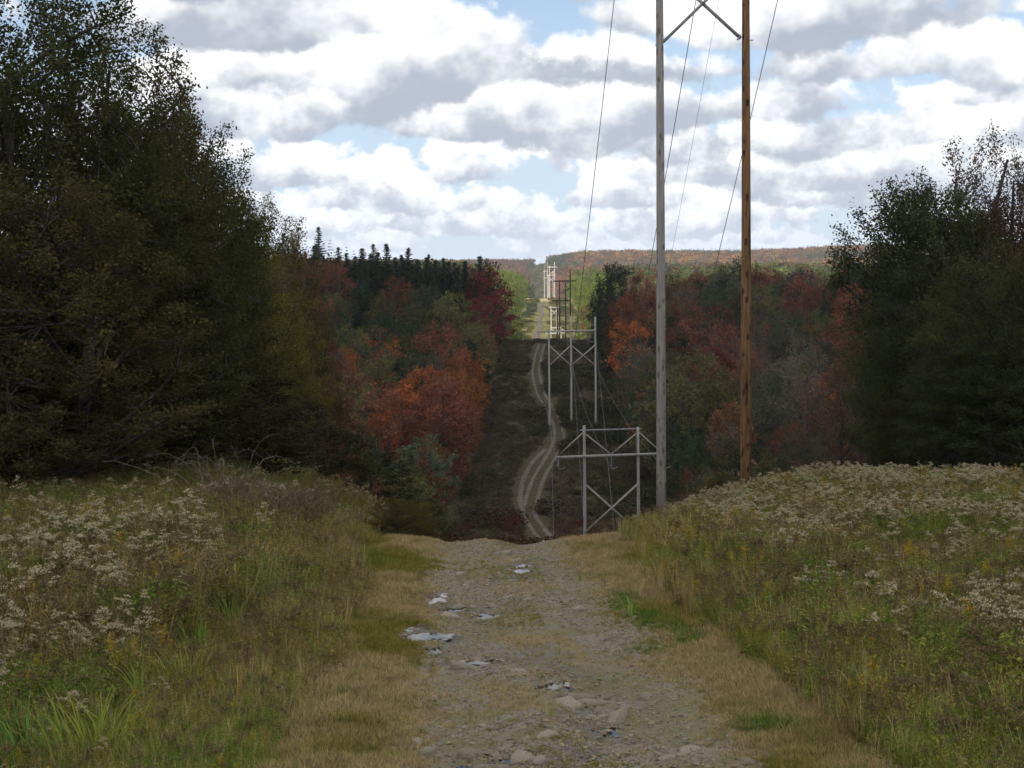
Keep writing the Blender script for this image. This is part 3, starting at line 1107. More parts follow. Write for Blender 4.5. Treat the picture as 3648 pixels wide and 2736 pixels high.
hs = (.50 + .40 * smooth(0.1, 1.8, dist_e)) * r.uniform(.70, 1.12, n)
hs = hs * np.where(low_left, .55 + .3 * smooth(13, 17, y), 1.0)
for (u_, v_, cl) in [(c_[0], c_[1], c_) for c_ in CLUMPS]:
    h_ = hit(u_ * K, v_ * K, 7)
    hs = np.where((np.hypot(x - h_.x, y - h_.y) < .42), np.maximum(hs * .4, .32), hs)
    hs = np.where((np.abs(x - h_.x * y / h_.y) < .45) & (y < h_.y) & (y > h_.y - 2.2), np.maximum(hs * .6, .32), hs)
straw = (pick >= 3) & (pick <= 4) & (r.random(n) < .5)
tc[straw] = np.array((.40, .33, .17)) * r.uniform(.7, 1.1, (straw.sum(), 1))
sc = np.stack([np.maximum(hs, .3) * r.uniform(.85, 1.25, n)] * 2 + [hs], -1)
rt = zrot(n, r, .13)
scatter('tall_weeds', WEEDS, np.stack([x, y, surf(x, y) - .02], -1), rt, sc, pick, np.clip(tc, .012, .6),
        'tall autumn weeds and grasses with cream seed heads on both banks')

# short dry grass on the verges and patches of the track
n = 60000
y = 8.5 + 24 * r.random(n) ** 1.25
x = track_x(y) + r.uniform(-2.75, 2.75, n)
a = np.abs(x - track_x(y) - .15)
pv = smooth(.7, 1.9, a + 1.1 * (fbm(x * .8, y * .5, 3, 41) - .5)) + .55 * smooth(.48, .66, fbm(x * .9 + 5, y * .55, 3, 43)) + .06
pv = np.maximum(pv, .5 * np.exp(-((x - track_x(y)) / .32) ** 2)) * (1 - .7 * np.exp(-((np.abs(x - track_x(y)) - .85) / .28) ** 2))
keep = r.random(n) < pv * .9 + .03
for k in range(len(PUD)):
    px, py, aa, bb = PUD[k]
    keep &= ~(np.hypot((x - px) / aa, (y - py) / bb) < 1.7)
x, y, a = x[keep], y[keep], a[keep]
n = len(x)
gn = fbm(x * .7 + 31, y * .4, 3, 71)
tc = lerp(TAN * 1.1, OLIVE * .75, smooth(.52, .68, gn))
tc = np.where(((r.random(n) < .05))[:, None], GREEN, tc) * r.uniform(.7, 1.25, (n, 1))
# lush green strips along the right-hand verge
for (u, v, wu, wv) in [(1345, 1300, 45, 26), (1400, 1345, 60, 30), (1390, 1405, 60, 12), (1480, 1375, 40, 30), (1660, 1580, 70, 12), (780, 1215, 60, 25)]:
    h = hit(u * K, v * K, 8)
    wm, wl = wu * K / F * h.y, wv * K / F * h.y / .17
    rho = np.hypot((x - h.x) / wm, (y - h.y) / wl)
    ins = r.random(n) < .85 * smooth(1.25, .45, rho)
    tc[ins] = np.array((.10, .155, .035)) * r.uniform(.7, 1.2, (ins.sum(), 1))
hs = r.uniform(.3, 1.0, n) * (.4 + .65 * smooth(.9, 2.3, a))
scatter('verge_grass', WEEDS, np.stack([x, y, surf(x, y) - .008], -1), zrot(n, r, .15), np.stack([hs * 1.1, hs * 1.1, hs], -1), r.integers(14, 16, n),
        np.clip(tc, .012, .6), 'short dry mown grass along the track')


# ------------------------------------------------------------------ single plants worth pointing at
def at_ground(u, v, dmin=7):
    h = hit(u * K, v * K, dmin)
    return Vector((h.x, h.y, float(surf(np.array([h.x]), np.array([h.y]))[0])))


def clump(u, v, seed, nb, h, spread, w, color, label, name='grass_clump', cat='grass clump', lean=.8, group=None):
    p = at_ground(u, v)
    o = link(name, tuft(seed, nb, h, spread, w, lean, 5).mesh(name, [M['blade_obj']]))
    o.location = p
    o.color = (*color, 1)
    tag(o, label, cat, group)
    return o


G1 = 'lush green grass clumps on the left bank'
for c_ in CLUMPS:
    clump(*c_)


def bramble():
    r = np.random.default_rng(77)
    p0 = hit(478 * K, 1100 * K, 25)
    p0.y = 33.0
    p0 = Vector(((478 * K - 512) / F * 33.0, 33.0, tz((478 * K - 512) / F * 33.0, 33.0)))
    root = empty('dead_bramble', p0)
    tag(root, 'tangle of bare grey arching canes standing against the dark trees', 'bramble')
    for i in range(30):
        a = r.choice([r.uniform(-.5, .5), math.pi + r.uniform(-.5, .5), r.uniform(0, 6.283)])
        L = r.uniform(.3, 1.7) * (1.2 if math.cos(a) < 0 else .9)
        H = r.uniform(.9, 2.3)
        b = np.array([r.normal(0, .35), r.normal(0, .3), 0])
        d = np.array([math.cos(a), math.sin(a), 0])
        t = np.linspace(0, 1, 12)[:, None]
        mid = b + d * L * r.uniform(.1, .5) + [0, 0, H * r.uniform(1.0, 1.35)]
        end = b + d * L + [0, 0, H * r.uniform(.55, 1.05)]
        c = (1 - t) ** 2 * b + 2 * t * (1 - t) * mid + t * t * end + np.cumsum(r.normal(0, .022, (12, 3)), 0)
        g = Geo()
        g.tube(c, np.linspace(.009, .0035, 12), 4, r.random())
        for k in range(9):
            j = r.integers(3, 12)
            g.tube([c[j], c[j] + r.normal(0, .07, 3) + [0, 0, .03]], [.004, .0015], 3, r.random())
        link('cane', g.mesh('cane', [M['cane']]), root)


bramble()


def twiggy(name, u, d, wid, hgt, nt, seed, label):
    r = np.random.default_rng(seed)
    x = (u * K - 512) / F * d
    g = Geo()
    for i in range(nt):
        b = np.array([r.normal(0, wid * .22), r.normal(0, wid * .2), 0])
        a = r.uniform(0, 6.283)
        L = wid * r.uniform(.15, .5)
        e = b + [math.cos(a) * L, math.sin(a) * L, hgt * r.uniform(.45, 1.05)]
        m = (b + e) / 2 + [r.normal(0, .06), r.normal(0, .06), hgt * .18]
        g.tube([b, m, e], [.007, .005, .002], 3, r.random())
        for k in range(7):
            q = m + (e - m) * r.random()
            w = q + r.normal(0, .13, 3) + [0, 0, .14]
            g.tube([q, w], [.004, .0015], 3, r.random())
    o = link(name, g.mesh(name, [M['twig']]))
    o.location = (x, d, tz(x, d))
    tag(o, label, 'shrub')


twiggy('twiggy_shrub', 600, 28.0, 1.9, .95, 230, 81, 'dense leafless purple-brown twiggy shrub on the left bank below the canes')
twiggy('twiggy_shrub', 500, 29.5, 1.3, 1.0, 110, 82, 'smaller rusty twiggy shrub directly under the bare arching canes')


# ------------------------------------------------------------------ trees
def broadleaf(seed, H, Rr, nclump, nleaf, lsize, base=.12, spray=.9, spread=.2, up=.5, leafiness=1.0, shell=.45, twigs=True, asym=None):
    """returns trunk mesh and crown mesh; crown made of leafy sprays at the ends of real limbs"""
    r = np.random.default_rng(seed)
    W, L = Geo(), Geo()
    hs = np.linspace(0, H * .93, 9)
    wob = np.cumsum(r.normal(0, .018 * H, (9, 2)), 0)
    wob -= wob[0]
    tr = np.concatenate([wob, hs[:, None]], 1)
    W.tube(tr, np.linspace(.024 * H, .004 * H, 9), 7, .5)
    c0 = base * H
    ctr = np.array([0, 0, (H + c0) / 2])
    # lumps make the outline uneven
    lob = r.normal(size=(9, 3))
    lob /= np.linalg.norm(lob, axis=1)[:, None]
    amp = r.uniform(-.22, .25, 9)
    d = ell(r, nclump, shell)
    nrm = np.linalg.norm(d, axis=1)[:, None]
    un = d / nrm
    k = 1 + (np.clip(un @ lob.T, 0, 1) ** 3) @ amp
    ends = ctr + d * k[:, None] * np.array([Rr, Rr, (H - c0) / 2])
    if asym is not None:
        ends[:, :2] += np.outer(smooth(.2, .75, ends[:, 2] / H), asym)
    nl = max(6, nclump // 14)
    limb_i = r.choice(nclump, nl, replace=False)
    limbs = []
    for i in limb_i:
        e = ends[i]
        rad = math.hypot(e[0], e[1])
        h0 = np.clip(e[2] - rad * r.uniform(.5, 1.0), H * .08, H * .85)
        b = np.array([np.interp(h0, hs, tr[:, 0]), np.interp(h0, hs, tr[:, 1]), h0])
        m = b + (e - b) * .5 + [0, 0, -.06 * rad] + r.normal(0, .03 * H, 3) * [1, 1, .5]
        t = np.linspace(0, 1, 6)[:, None]
        c = (1 - t) ** 2 * b + 2 * t * (1 - t) * m + t * t * e
        W.tube(c, np.linspace(.009 * H, .0025 * H, 6) * (1.1 - .5 * h0 / H), 5, .5)
        limbs.append(c)
    lc = np.concatenate([c[1:] for c in limbs])
    for i in range(nclump):
        e = ends[i]
        dirv = un[i] * .8 + np.array([0, 0, up])
        dirv /= np.linalg.norm(dirv)
        sl = spray * r.uniform(.6, 1.35)
        s0 = e - dirv * sl * .5
        if twigs:
            j = np.argmin(((lc - s0) ** 2).sum(1))
            W.tube([lc[j], (lc[j] + s0) / 2 + r.normal(0, .12, 3), s0, e + dirv * sl * .45], [.0022 * H, .0017 * H, .0012 * H, .0005 * H], 3, .5)
        m = int(nleaf * leafiness * r.uniform(.6, 1.4))
        q = r.random(m)
        pos = s0 + dirv * (q * sl)[:, None] + r.normal(0, 1, (m, 3)) * (spread * (1.15 - .6 * q))[:, None] * [1, 1, .75]
        cv = np.clip(r.normal(.45, .16) + r.normal(0, .2, m), 0, 1)
        L.leaves(pos, lsize * r.uniform(.7, 1.3, m), r, .62, .25, cv)
    return W, L


def conifer(seed, H, Rr):
    r = np.random.default_rng(seed)
    W, L = Geo(), Geo()
    W.tube([[0, 0, 0], [0, 0, H * .5], [0, 0, H]], [.014 * H, .009 * H, .001 * H], 6, .5)
    nw = 34
    for w in range(nw):
        t = w / (nw - 1)
        t = 1 - (1 - t) ** 1.25
        z = H * (.06 + .935 * t)
        ln = Rr * (1 - t) ** .8 * r.uniform(.75, 1.1) + .12
        for b in range(7 if t < .8 else 5):
            a = r.uniform(0, 6.283)
            dx = np.array([math.cos(a), math.sin(a), -.22 + .5 * t])
            l2 = ln * r.uniform(.6, 1.15)
            m = 26
            q = r.uniform(.1, 1, m)
            base = np.array([0, 0, z]) + dx * (q * l2)[:, None] + np.stack([q * 0, q * 0, -.12 * l2 * np.sin(q * 3)], -1)
            pos = base + r.normal(0, .10, (m, 3)) * (1.2 - q)[:, None]
            dr = np.tile(dx, (m, 1)) + r.normal(0, .5, (m, 3))
            L.leaves(pos, (.75 * (1.1 - .5 * q)) * max(.16, ln / Rr) + .1, r, .42, .3, r.uniform(0, .8, m), 0, dr)
    return W, L


def tree_meshes(nm, WL, bark='bark'):
    W, L = WL
    return W.mesh(nm + '_trunk', [M[bark]], True), L.mesh(nm + '_crown', [M['leaf_obj']])


NEAR = [tree_meshes('near', broadleaf(400 + i, 12, 4, 560, 160, .098, .03, .95, .22, .5, shell=.3)) for i in range(4)]
OAK = tree_meshes('oak', broadleaf(420, 12, 4, 420, 150, .105, .05, 1.0, .24, .15, asym=(-2.2, 0)))
SPARSE = tree_meshes('sparse', broadleaf(430, 12, 4, 260, 62, .10, .10, .9, .18, .7))
MID = [tree_meshes('mid', broadleaf(440 + i, 14, 4.3, 95, 46, .40, .06, 1.1, .5, .5, shell=.62, twigs=False)) for i in range(7)]
BARE = [tree_meshes('bare', broadleaf(460 + i, 13, 3.8, 150, 34, .22, .10, 1.6, .42, .9), 'bark_pale') for i in range(2)]
SPRUCE = [tree_meshes('spruce', conifer(470 + i, 16, 2.7)) for i in range(3)]


def plant(name, meshes, x, y, H, Rr, H0, R0, color, label, cat='tree', group=None, rz=None, sink=.1):
    rt = empty(name, (x, y, tz(x, y) - sink), random.uniform(0, 6.283) if rz is None else rz)
    rt.scale = (Rr / R0, Rr / R0, H / H0)
    tag(rt, label, cat, group)
    link('trunk', meshes[0], rt)
    c = link('crown', meshes[1], rt)
    c.color = (*color, 1)
    return rt


# big trees on the left edge and right edge: pixel of the trunk, pixel of the top, distance, radius, colour
DO, OB, YG, DG = (.062, .070, .025), (.082, .072, .028), (.150, .136, .036), (.036, .058, .024)
GL, GR_ = 'dark trees along the left edge of the field', 'tall trees along the right edge of the field'
HERO = [
    (8, -30, 40, 4.6, 0, DO, 'tallest dark olive tree at the upper left corner, its top cut off by the frame', GL),
    (92, 45, 44, 4.0, 1, OB, 'tall dark brown-green tree just right of the corner tree with feathery top', GL),
    (40, 190, 36, 3.6, 2, OB, 'dark russet tree low at the left border in front of the tallest', GL),
    (146, 95, 50, 3.9, 3, DO, 'dark olive tree whose feathery crown rises halfway down the left slope of treetops', GL),
    (182, 138, 57, 3.7, 0, DO, 'olive tree with twigs reaching right against the clouds', GL),
    (120, 240, 43, 3.6, 1, DO, 'shaded bushy tree low in the middle of the left wood edge', GL),
    (216, 200, 68, 4.0, 2, YG, 'yellow-green tree with brighter leaves below the feathery treetops', GL),
    (196, 300, 56, 3.4, 3, OB, 'low brown-tinged tree in the shade of the left wood edge', GL),
    (240, 232, 84, 4.4, 1, OB, 'brownish tree near the right end of the left treetops', GL),
    (262, 245, 100, 4.6, 4, (.11, .085, .07), 'thin half-bare tree at the right end of the left treetops', GL),
    (262, 322, 74, 3.4, 2, YG, 'small yellow-green tree standing out at the front of the left wood', GL),
    (285, 300, 104, 4.4, 0, (.085, .06, .028), 'russet olive tree between the left wood and the far hillside', GL),
    (1022, 160, 74, 4.4, 1, (.095, .06, .038), 'tall rusty thin-leaved tree at the right border reaching into the clouds', GR_),
    (1004, 205, 82, 4.6, 2, (.085, .062, .032), 'brownish leafy tree filling in behind the rusty right border tree', GR_),
    (972, 140, 72, 4.9, 5, (.062, .075, .034), 'broad oak with a long bough stretching left against the clouds', GR_),
    (1028, 250, 62, 4.4, 1, DO, 'dark olive tree cut by the right border under the rusty one', GR_),
    (934, 268, 84, 4.4, 2, (.062, .07, .024), 'olive tree under the oak bough on the right', GR_),
    (916, 262, 100, 4.2, 0, (.055, .072, .026), 'green tree left of the oak with a ragged flat top', GR_),
    (990, 330, 60, 3.6, 3, (.05, .060, .024), 'dark green bushy tree low at the right behind the weeds', GR_),
    (938, 350, 78, 3.6, 1, (.06, .06, .024), 'brown-green tree low in the right wood edge', GR_),
    (866, 345, 112, 4.0, 4, (.12, .07, .045), 'thin russet tree at the left end of the right wood edge', GR_),
    (835, 372, 116, 4.2, 4, (.13, .08, .05), 'half-bare rust brown tree showing pale stems behind the right field', GR_),
]
for (px, py, d, rad, k, colr, lab, grp) in HERO:
    x = P(px, 300, d).x
    top = P(px, py, d).z
    H = top - tz(x, d) + .3
    ms = (NEAR + [SPARSE, OAK])[k]
    plant('leafy_tree', ms, x, d, H, rad, 12, 4, colr, lab, 'tree', grp, rz=0.15 if k == 5 else None)

# shrubs at the foot of the wood edges
SH = 'shrubs along the foot of the woods'
for (px, d, hgt, rad, colr, lab) in [
    (330, 60, 3.0, 1.8, (.055, .05, .025), 'dark brown shrub at the brow left of the track behind the white seed heads'),
    (300, 68, 4.2, 2.0, (.06, .05, .035), 'tall grey-brown shrub with bare stems beside the left wood'),
    (372, 78, 3.4, 2.1, (.045, .05, .022), 'dark green rounded shrub just beyond the brow left of the track'),
    (410, 96, 3.6, 2.4, (.06, .065, .025), 'olive shrub lower down the slope left of the track'),
    (250, 48, 2.6, 1.7, (.045, .042, .022), 'low dark shrub under the left trees behind the dead canes'),
    (722, 118, 5.4, 3.0, (.085, .080, .026), 'rounded olive bush below the brown pole'),
    (770, 124, 4.6, 2.6, (.13, .085, .07), 'pinkish grey leafless bush right of the brown pole'),
    (690, 112, 3.2, 2.2, (.12, .075, .05), 'rusty low bush between the two big poles'),
    (25, 37, 3.6, 2.4, (.05, .042, .02), 'dark shaded shrub at the left border behind the weeds'),
    (95, 41, 4.0, 2.6, (.042, .04, .018), 'nearly black shrub hiding the trunks of the left trees'),
    (170, 45, 3.6, 2.4, (.055, .042, .02), 'dark brown shrub left of the dead canes'),
    (215, 50, 4.2, 2.5, (.045, .042, .02), 'dark olive shrub directly behind the dead canes'),
    (400, 33.5, 1.25, .8, (.10, .085, .025), 'small yellowish bush at the left shoulder of the track brow'),
]:
    x = P(px, 300, d).x
    plant('shrub', MID[random.randrange(7)] if hgt > 2 else NEAR[1], x, d, hgt, rad, 14 if hgt > 2 else 12, 4.3 if hgt > 2 else 4, colr, lab, 'shrub', SH)

# ---- woods on the facing slopes
PAL = {'crimson': (.165, .032, .034), 'orange': (.20, .080, .028), 'rust brown': (.135, .060, .032), 'olive': (.078, .075, .028), 'dark green': (.036, .052, .026),
       'grey green': (.062, .066, .044), 'golden': (.28, .15, .03), 'grey brown': (.096, .078, .060), 'dull red': (.125, .050, .033)}
HOT = [(331, 363, 14, 'crimson'), (346, 380, 12, 'orange'), (393, 357, 14, 'orange'), (433, 352, 16, 'dull red'), (447, 366, 10, 'crimson'), (444, 278, 14, 'dull red'),
       (477, 285, 13, 'crimson'), (489, 306, 12, 'crimson'), (384, 415, 13, 'crimson'), (451, 384, 15, 'orange'), (419, 428, 20, 'orange'), (324, 320, 8, 'dull red'),
       (342, 285, 16, 'rust brown'), (385, 300, 14, 'rust brown'), (418, 300, 14, 'grey green'), (432, 380, 13, 'grey green'), (335, 335, 16, 'dark green'),
       (395, 385, 13, 'olive'), (444, 468, 20, 'rust brown'), (400, 445, 22, 'grey brown'), (462, 490, 20, 'grey brown'), (372, 370, 12, 'dark green'),
       (470, 330, 16, 'rust brown'), (480, 350, 14, 'olive'), (365, 290, 10, 'dark green'), (472, 420, 18, 'orange'), (440, 410, 16, 'rust brown'), (330, 440, 30, 'olive'),
       (370, 480, 30, 'dark green'),
       (699, 301, 11, 'crimson'), (694, 362, 16, 'orange'), (727, 343, 11, 'crimson'), (714, 366, 11, 'dull red'), (764, 290, 20, 'dull red'), (639, 302, 18, 'rust brown'),
       (628, 335, 16, 'orange'), (815, 300, 22, 'dull red'), (805, 335, 14, 'orange'), (606, 300, 13, 'dark green'), (604, 330, 12, 'dark green'), (612, 280, 12, 'dark green'),
       (655, 320, 10, 'rust brown'), (730, 320, 14, 'rust brown'), (735, 270, 16, 'dark green'), (690, 280, 16, 'dull red'), (672, 340, 12, 'grey green'), (765, 350, 30, 'grey brown'),
       (790, 400, 40, 'grey brown'), (700, 420, 30, 'olive'), (640, 420, 20, 'dark green'), (633, 385, 14, 'dark green'), (640, 360, 14, 'rust brown'), (850, 350, 40, 'rust brown'),
       (742, 420, 20, 'rust brown'), (720, 385, 14, 'rust brown'), (655, 275, 14, 'olive')]
r = np.random.default_rng(97)
cands = []
for side in (-1, 1):
    y = 96.0
    while y < 432:
        step = 7.4 if y > 190 else 6.6
        xs = np.arange(16.5, 190, step)
        for xo in xs:
            yy = y + r.uniform(-.42, .42) * step
            xx = corr_x(yy) + side * (xo + r.uniform(-.35, .35) * step * (xo > 17))
            if side > 0 and yy < 118 and xo < 24:
                continue
            if side < 0 and yy < 120 and xo < 14:
                continue
            z = tz(xx, yy)
            H = r.uniform(11, 17) if yy > 200 else r.uniform(7.5, 11)
            if 150 < yy <= 200:
                H = r.uniform(9, 13)
            if side < 0 and yy > 350:
                H = r.uniform(14.5, 18.5)
            if yy < 150:
                H = r.uniform(5.0, 8.0)
            if side > 0 and yy < 150:
                H *= .85
            u, v = proj(xx, yy, z + H * .7)
            if u < 190 or u > 1060 or v < 180:
                continue
            if side > 0 and u > 905 or side < 0 and u < 225:
                continue
            cands.append([xx, yy, z, H, u, v, side])
        y += step
BACK = [c for c in cands]
# keep as individuals those that show: drop trees whose crown top is below nearer crowns (coarse screen-space column test)
order = sorted(cands, key=lambda c: c[1])
hor = np.full(1300, 2000.0)
vis = []
for c in order:
    xx, yy, z, H, u, v, side = c
    vt = proj(xx, yy, z + H)[1]
    hw = 3.2 / yy * F
    a, b = int(max(0, u - hw + 100)), int(min(1299, u + hw + 100))
    seg = hor[a:b + 1]
    show = float(np.clip(seg - vt, 0, 60).mean())
    c.append(show * 2 * hw)
    hor[a:b + 1] = np.minimum(seg, vt + 2)
    vis.append(c)
vis.sort(key=lambda c: -c[7])
IND, REST = vis[:262], vis[262:]


def pick_color(u, v, yy, side, r):
    for (hu, hv, hr, nm) in HOT:
        if (u - hu) ** 2 + (v - hv) ** 2 < hr * hr * .8 and r.random() < .8:
            return nm
    q = r.random()
    if side < 0 and 318 < u < 492 and 340 < v < 475:
        tb = (('orange', .2), ('dull red', .34), ('crimson', .40), ('rust brown', .60), ('olive', .76), ('grey brown', .86), ('grey green', .95), ('dark green', 1.0))
    elif side < 0:
        tb = (('dark green', .28), ('olive', .54), ('rust brown', .70), ('grey brown', .78), ('grey green', .90), ('orange', .94), ('dull red', .98), ('crimson', 1.0))
    else:
        tb = (('dark green', .24), ('olive', .48), ('rust brown', .68), ('grey brown', .80), ('grey green', .89), ('dull red', .95), ('orange', .985), ('crimson', 1.0))
    for nm, t in tb:
        if q < t:
            return nm


INFO = []
for c in IND + REST:
    xx, yy, z, H, u, v, side, show = c
    nm = pick_color(u, v, yy, side, r)
    kind = 'broad'
    if side < 0 and yy > 362 and r.random() < .8:
        kind, nm = 'spruce', 'dark green'
    elif nm == 'dark green' and r.random() < .16:
        kind = 'spruce'
    elif nm == 'grey brown':
        kind = 'bare'
    INFO.append([c, nm, kind])


def stretch(nm, r):
    b = np.array(PAL[nm]) * r.uniform(.85, 1.75)
    return tuple(np.clip(b * r.normal(1, .05, 3), .01, .5))


KN = {'broad': 'leafy_tree', 'spruce': 'spruce_tree', 'bare': 'bare_tree'}
WORD = {'broad': 'leafy tree', 'spruce': 'spruce', 'bare': 'twiggy half-bare tree'}
ind = INFO[:len(IND)]
# labels: own look, slope, then neighbours until the label is unique
labels = {}
for side in (-1, 1):
    mem = [i for i, t in enumerate(ind) if t[0][6] == side]
    us = np.array([ind[i][0][4] for i in mem])
    vs = np.array([ind[i][0][5] for i in mem])
    sd = 'left' if side < 0 else 'right'
    vr = vs.argsort().argsort() / max(1, len(mem) - 1)
    ur = us.argsort().argsort() / max(1, len(mem) - 1)
    hmed = np.median([ind[i][0][3] for i in mem])
    used = set()
    for k, i in enumerate(mem):
        c, nm, kind = ind[i]
        band = ('skyline', 'upper slope', 'middle slope', 'lower slope', 'valley foot')[min(4, int(vr[k] * 5))]
        e = ur[k] if side > 0 else 1 - ur[k]
        col_ = ('beside the clearing', 'near the clearing', 'amid the wood', 'towards the outer wood', 'at the outer wood')[min(4, int(e * 5))]
        head = f"{nm} {WORD[kind]}"

        def nb(du, dv):
            w = [(math.hypot(us[j] - us[k], vs[j] - vs[k]), ind[mem[j]]) for j in range(len(mem)) if j != k and (us[j] - us[k]) * du + (vs[j] - vs[k]) * dv > .75 * math.hypot(us[j] - us[k], vs[j] - vs[k])]
            if not w:
                return None
            t = min(w, key=lambda q: q[0])[1]
            return f"{t[1]} {'spruce' if t[2] == 'spruce' else 'one'}"
        opts = []
        a_, b_, l_, r_ = nb(0, -1), nb(0, 1), nb(-1, 0), nb(1, 0)
        base = f"{head}, {sd} {band} {col_}"
        opts.append(base)
        szw = 'tall ' if c[3] > hmed * 1.12 else ('short ' if c[3] < hmed * .85 else '')
        opts.append(szw + base)
        b2 = f"{szw}{head}, {sd} {band}"
        for t, w in ((a_, 'below'), (b_, 'above'), (l_, 'right of'), (r_, 'left of')):
            if t:
                opts.append(f"{b2} {col_}, {w} a {t}")
        if l_ and r_:
            opts.append(f"{b2}, between a {l_} and a {r_}")
        for p_, w_, q_, x_ in ((a_, 'below', b_, 'above'), (b_, 'above', l_, 'right of'), (a_, 'below', r_, 'left of'), (l_, 'right of', a_, 'below')):
            if p_ and q_:
                opts.append(f"{b2}, {w_} a {p_}, {x_} a {q_}")
        if a_ and l_:
            opts.append(f"{b2}, below a {a_}, right of a {l_}")
        if b_ and r_:
            opts.append(f"{b2}, above a {b_}, left of a {r_}")
        for L_ in opts:
            L_ = L_.replace('a orange', 'an orange').replace('a olive', 'an olive')
            if L_ not in used and len(L_.split()) <= 16:
                break
        else:
            dk = f"{szw}{head}, {sd} {band}, under the branches of a {a_ or b_}"
            L_ = dk if dk not in used else opts[1]
        used.add(L_)
        labels[i] = L_
GH = {-1: 'trees of the wood on the left hillside', 1: 'trees of the wood on the right hillside'}
for i, (c, nm, kind) in enumerate(ind):
    xx, yy, z, H, u, v, side, show = c
    if kind == 'spruce':
        H = H * r.uniform(1.05, 1.3)
        plant(KN[kind], SPRUCE[r.integers(3)], xx, yy, H, H * r.uniform(.19, .25), 16, 2.7, stretch(nm, r), labels[i], 'tree', GH[side])
    elif kind == 'bare':
        plant(KN[kind], BARE[r.integers(2)], xx, yy, H, H * r.uniform(.26, .33), 13, 3.8, stretch(nm, r), labels[i], 'tree', GH[side])
    else:
        plant(KN[kind], MID[r.integers(7)], xx, yy, H, H * r.uniform(.25, .34), 14, 4.3, stretch(nm, r), labels[i], 'tree', GH[side])


# the row of spruces that makes the left skyline
ORD = ['leftmost', 'second', 'third', 'fourth', 'fifth', 'sixth', 'seventh', 'eighth', 'ninth', 'tenth', 'eleventh', 'twelfth', 'thirteenth', 'fourteenth', 'fifteenth',
       'sixteenth', 'seventeenth', 'eighteenth', 'nineteenth', 'twentieth', 'twenty-first', 'twenty-second', 'twenty-third', 'rightmost']
SKY_PX = [(281, 243), (289, 248), (298, 255), (306, 252), (315, 247), (324, 256), (331, 258), (339, 248), (347, 254), (356, 257), (363, 249), (371, 255), (378, 253), (387, 245),
          (396, 258), (402, 256), (409, 249), (418, 260), (427, 258), (436, 261), (444, 259), (455, 263), (465, 262), (480, 257)]
for i, (px, py) in enumerate(SKY_PX):
    d = r.uniform(372, 398)
    x = P(px, 300, d).x
    H = P(px, py, d).z - tz(x, d) + .2
    lab = ('leftmost' if i == 0 else 'rightmost' if i == 23 else ORD[i]) + ' spruce' + ('' if i in (0, 23) else ' from the left') + ' in the row along the left skyline'
    if i in (13, 16, 10, 7):
        lab = lab.replace('spruce', 'tall pointed spruce')
    plant('spruce_tree', SPRUCE[r.integers(3)], x, d, H, H * r.uniform(.27, .36), 16, 2.7, stretch('dark green', r), lab, 'tree', 'spruces along the left skyline')

# the dark clump at the right-hand corner of the cleared slope
for (px, py, d, rad, k, lab) in [(612, 268, 372, 4.6, 1, 'tallest dark green tree in the clump at the right corner of the clearing crest'),
                                 (622, 265, 380, 4.4, 3, 'dark green round-topped tree just right of the tallest in the corner clump'),
                                 (604, 284, 366, 3.4, 5, 'dark green tree on the clearing side of the corner clump'),
                                 (607, 303, 352, 3.4, 0, 'lower dark green tree in front of the corner clump'),
                                 (606, 322, 335, 3.2, 2, 'lowest dark green tree below the corner clump, beside the clearing')]:
    x = P(px, 300, d).x
    plant('leafy_tree', MID[k], x, d, P(px, py, d).z - tz(x, d) + .8, rad, 14, 4.3, (.036, .046, .024), lab, 'tree', 'dark trees at the right corner of the clearing')

# ---- everything behind: the rest of the woods as stuff
def lowpoly(seed, n=130, ls=1.5):
    WL = broadleaf(seed, 14, 4.3, 24, n // 24, ls, .05, 1.8, .8, .5, twigs=False)
    return WL[1].mesh('far_crown', [M['leaf_inst']])


def lowcon(seed):
    r = np.random.default_rng(seed)
    L = Geo()
    for w in range(24):
        t = w / 23
        m = 9
        a = r.uniform(0, 6.283, m)
        q = r.uniform(.2, 1, m) * 3.0 * (1 - t) ** .85 + .1
        pos = np.stack([np.cos(a) * q, np.sin(a) * q, np.full(m, 16 * (.08 + .9 * t)) - .3 * q], -1)
        L.leaves(pos, 1.35 * (1.1 - .85 * t), r, .5, .4, r.uniform(0, .9, m))
    return L.mesh('far_conifer', [M['leaf_inst']])


FARP = protos('far_tree_proto', [lowpoly(600 + i) for i in range(4)] + [lowcon(620 + i) for i in range(2)] + [lowpoly(640 + i, 700, .7) for i in range(3)])
pts, tin, pk, scl = [], [], [], []
for (c, nm, kind) in INFO[len(IND):]:
    pts.append((c[0], c[1], c[2] - .2))
    tin.append(stretch(nm, r))
    pk.append(r.integers(4, 6) if kind == 'spruce' else r.integers(6, 9))
    scl.append((c[3] / 14,) * 3)
for u_ in np.linspace(278, 492, 58):
    d = r.uniform(398, 416)
    x_ = P(u_, 300, d).x
    hh = P(u_, r.uniform(255, 263) + (3 if u_ > 420 else 0), d).z - tz(x_, d)
    pts.append((x_, d, tz(x_, d) - .2))
    tin.append(stretch(r.choice(['dark green', 'dark green', 'olive', 'grey green', 'rust brown']), r))
    pk.append(r.integers(6, 9))
    scl.append((1.0, 1.0, max(.4, hh / 13.5)))
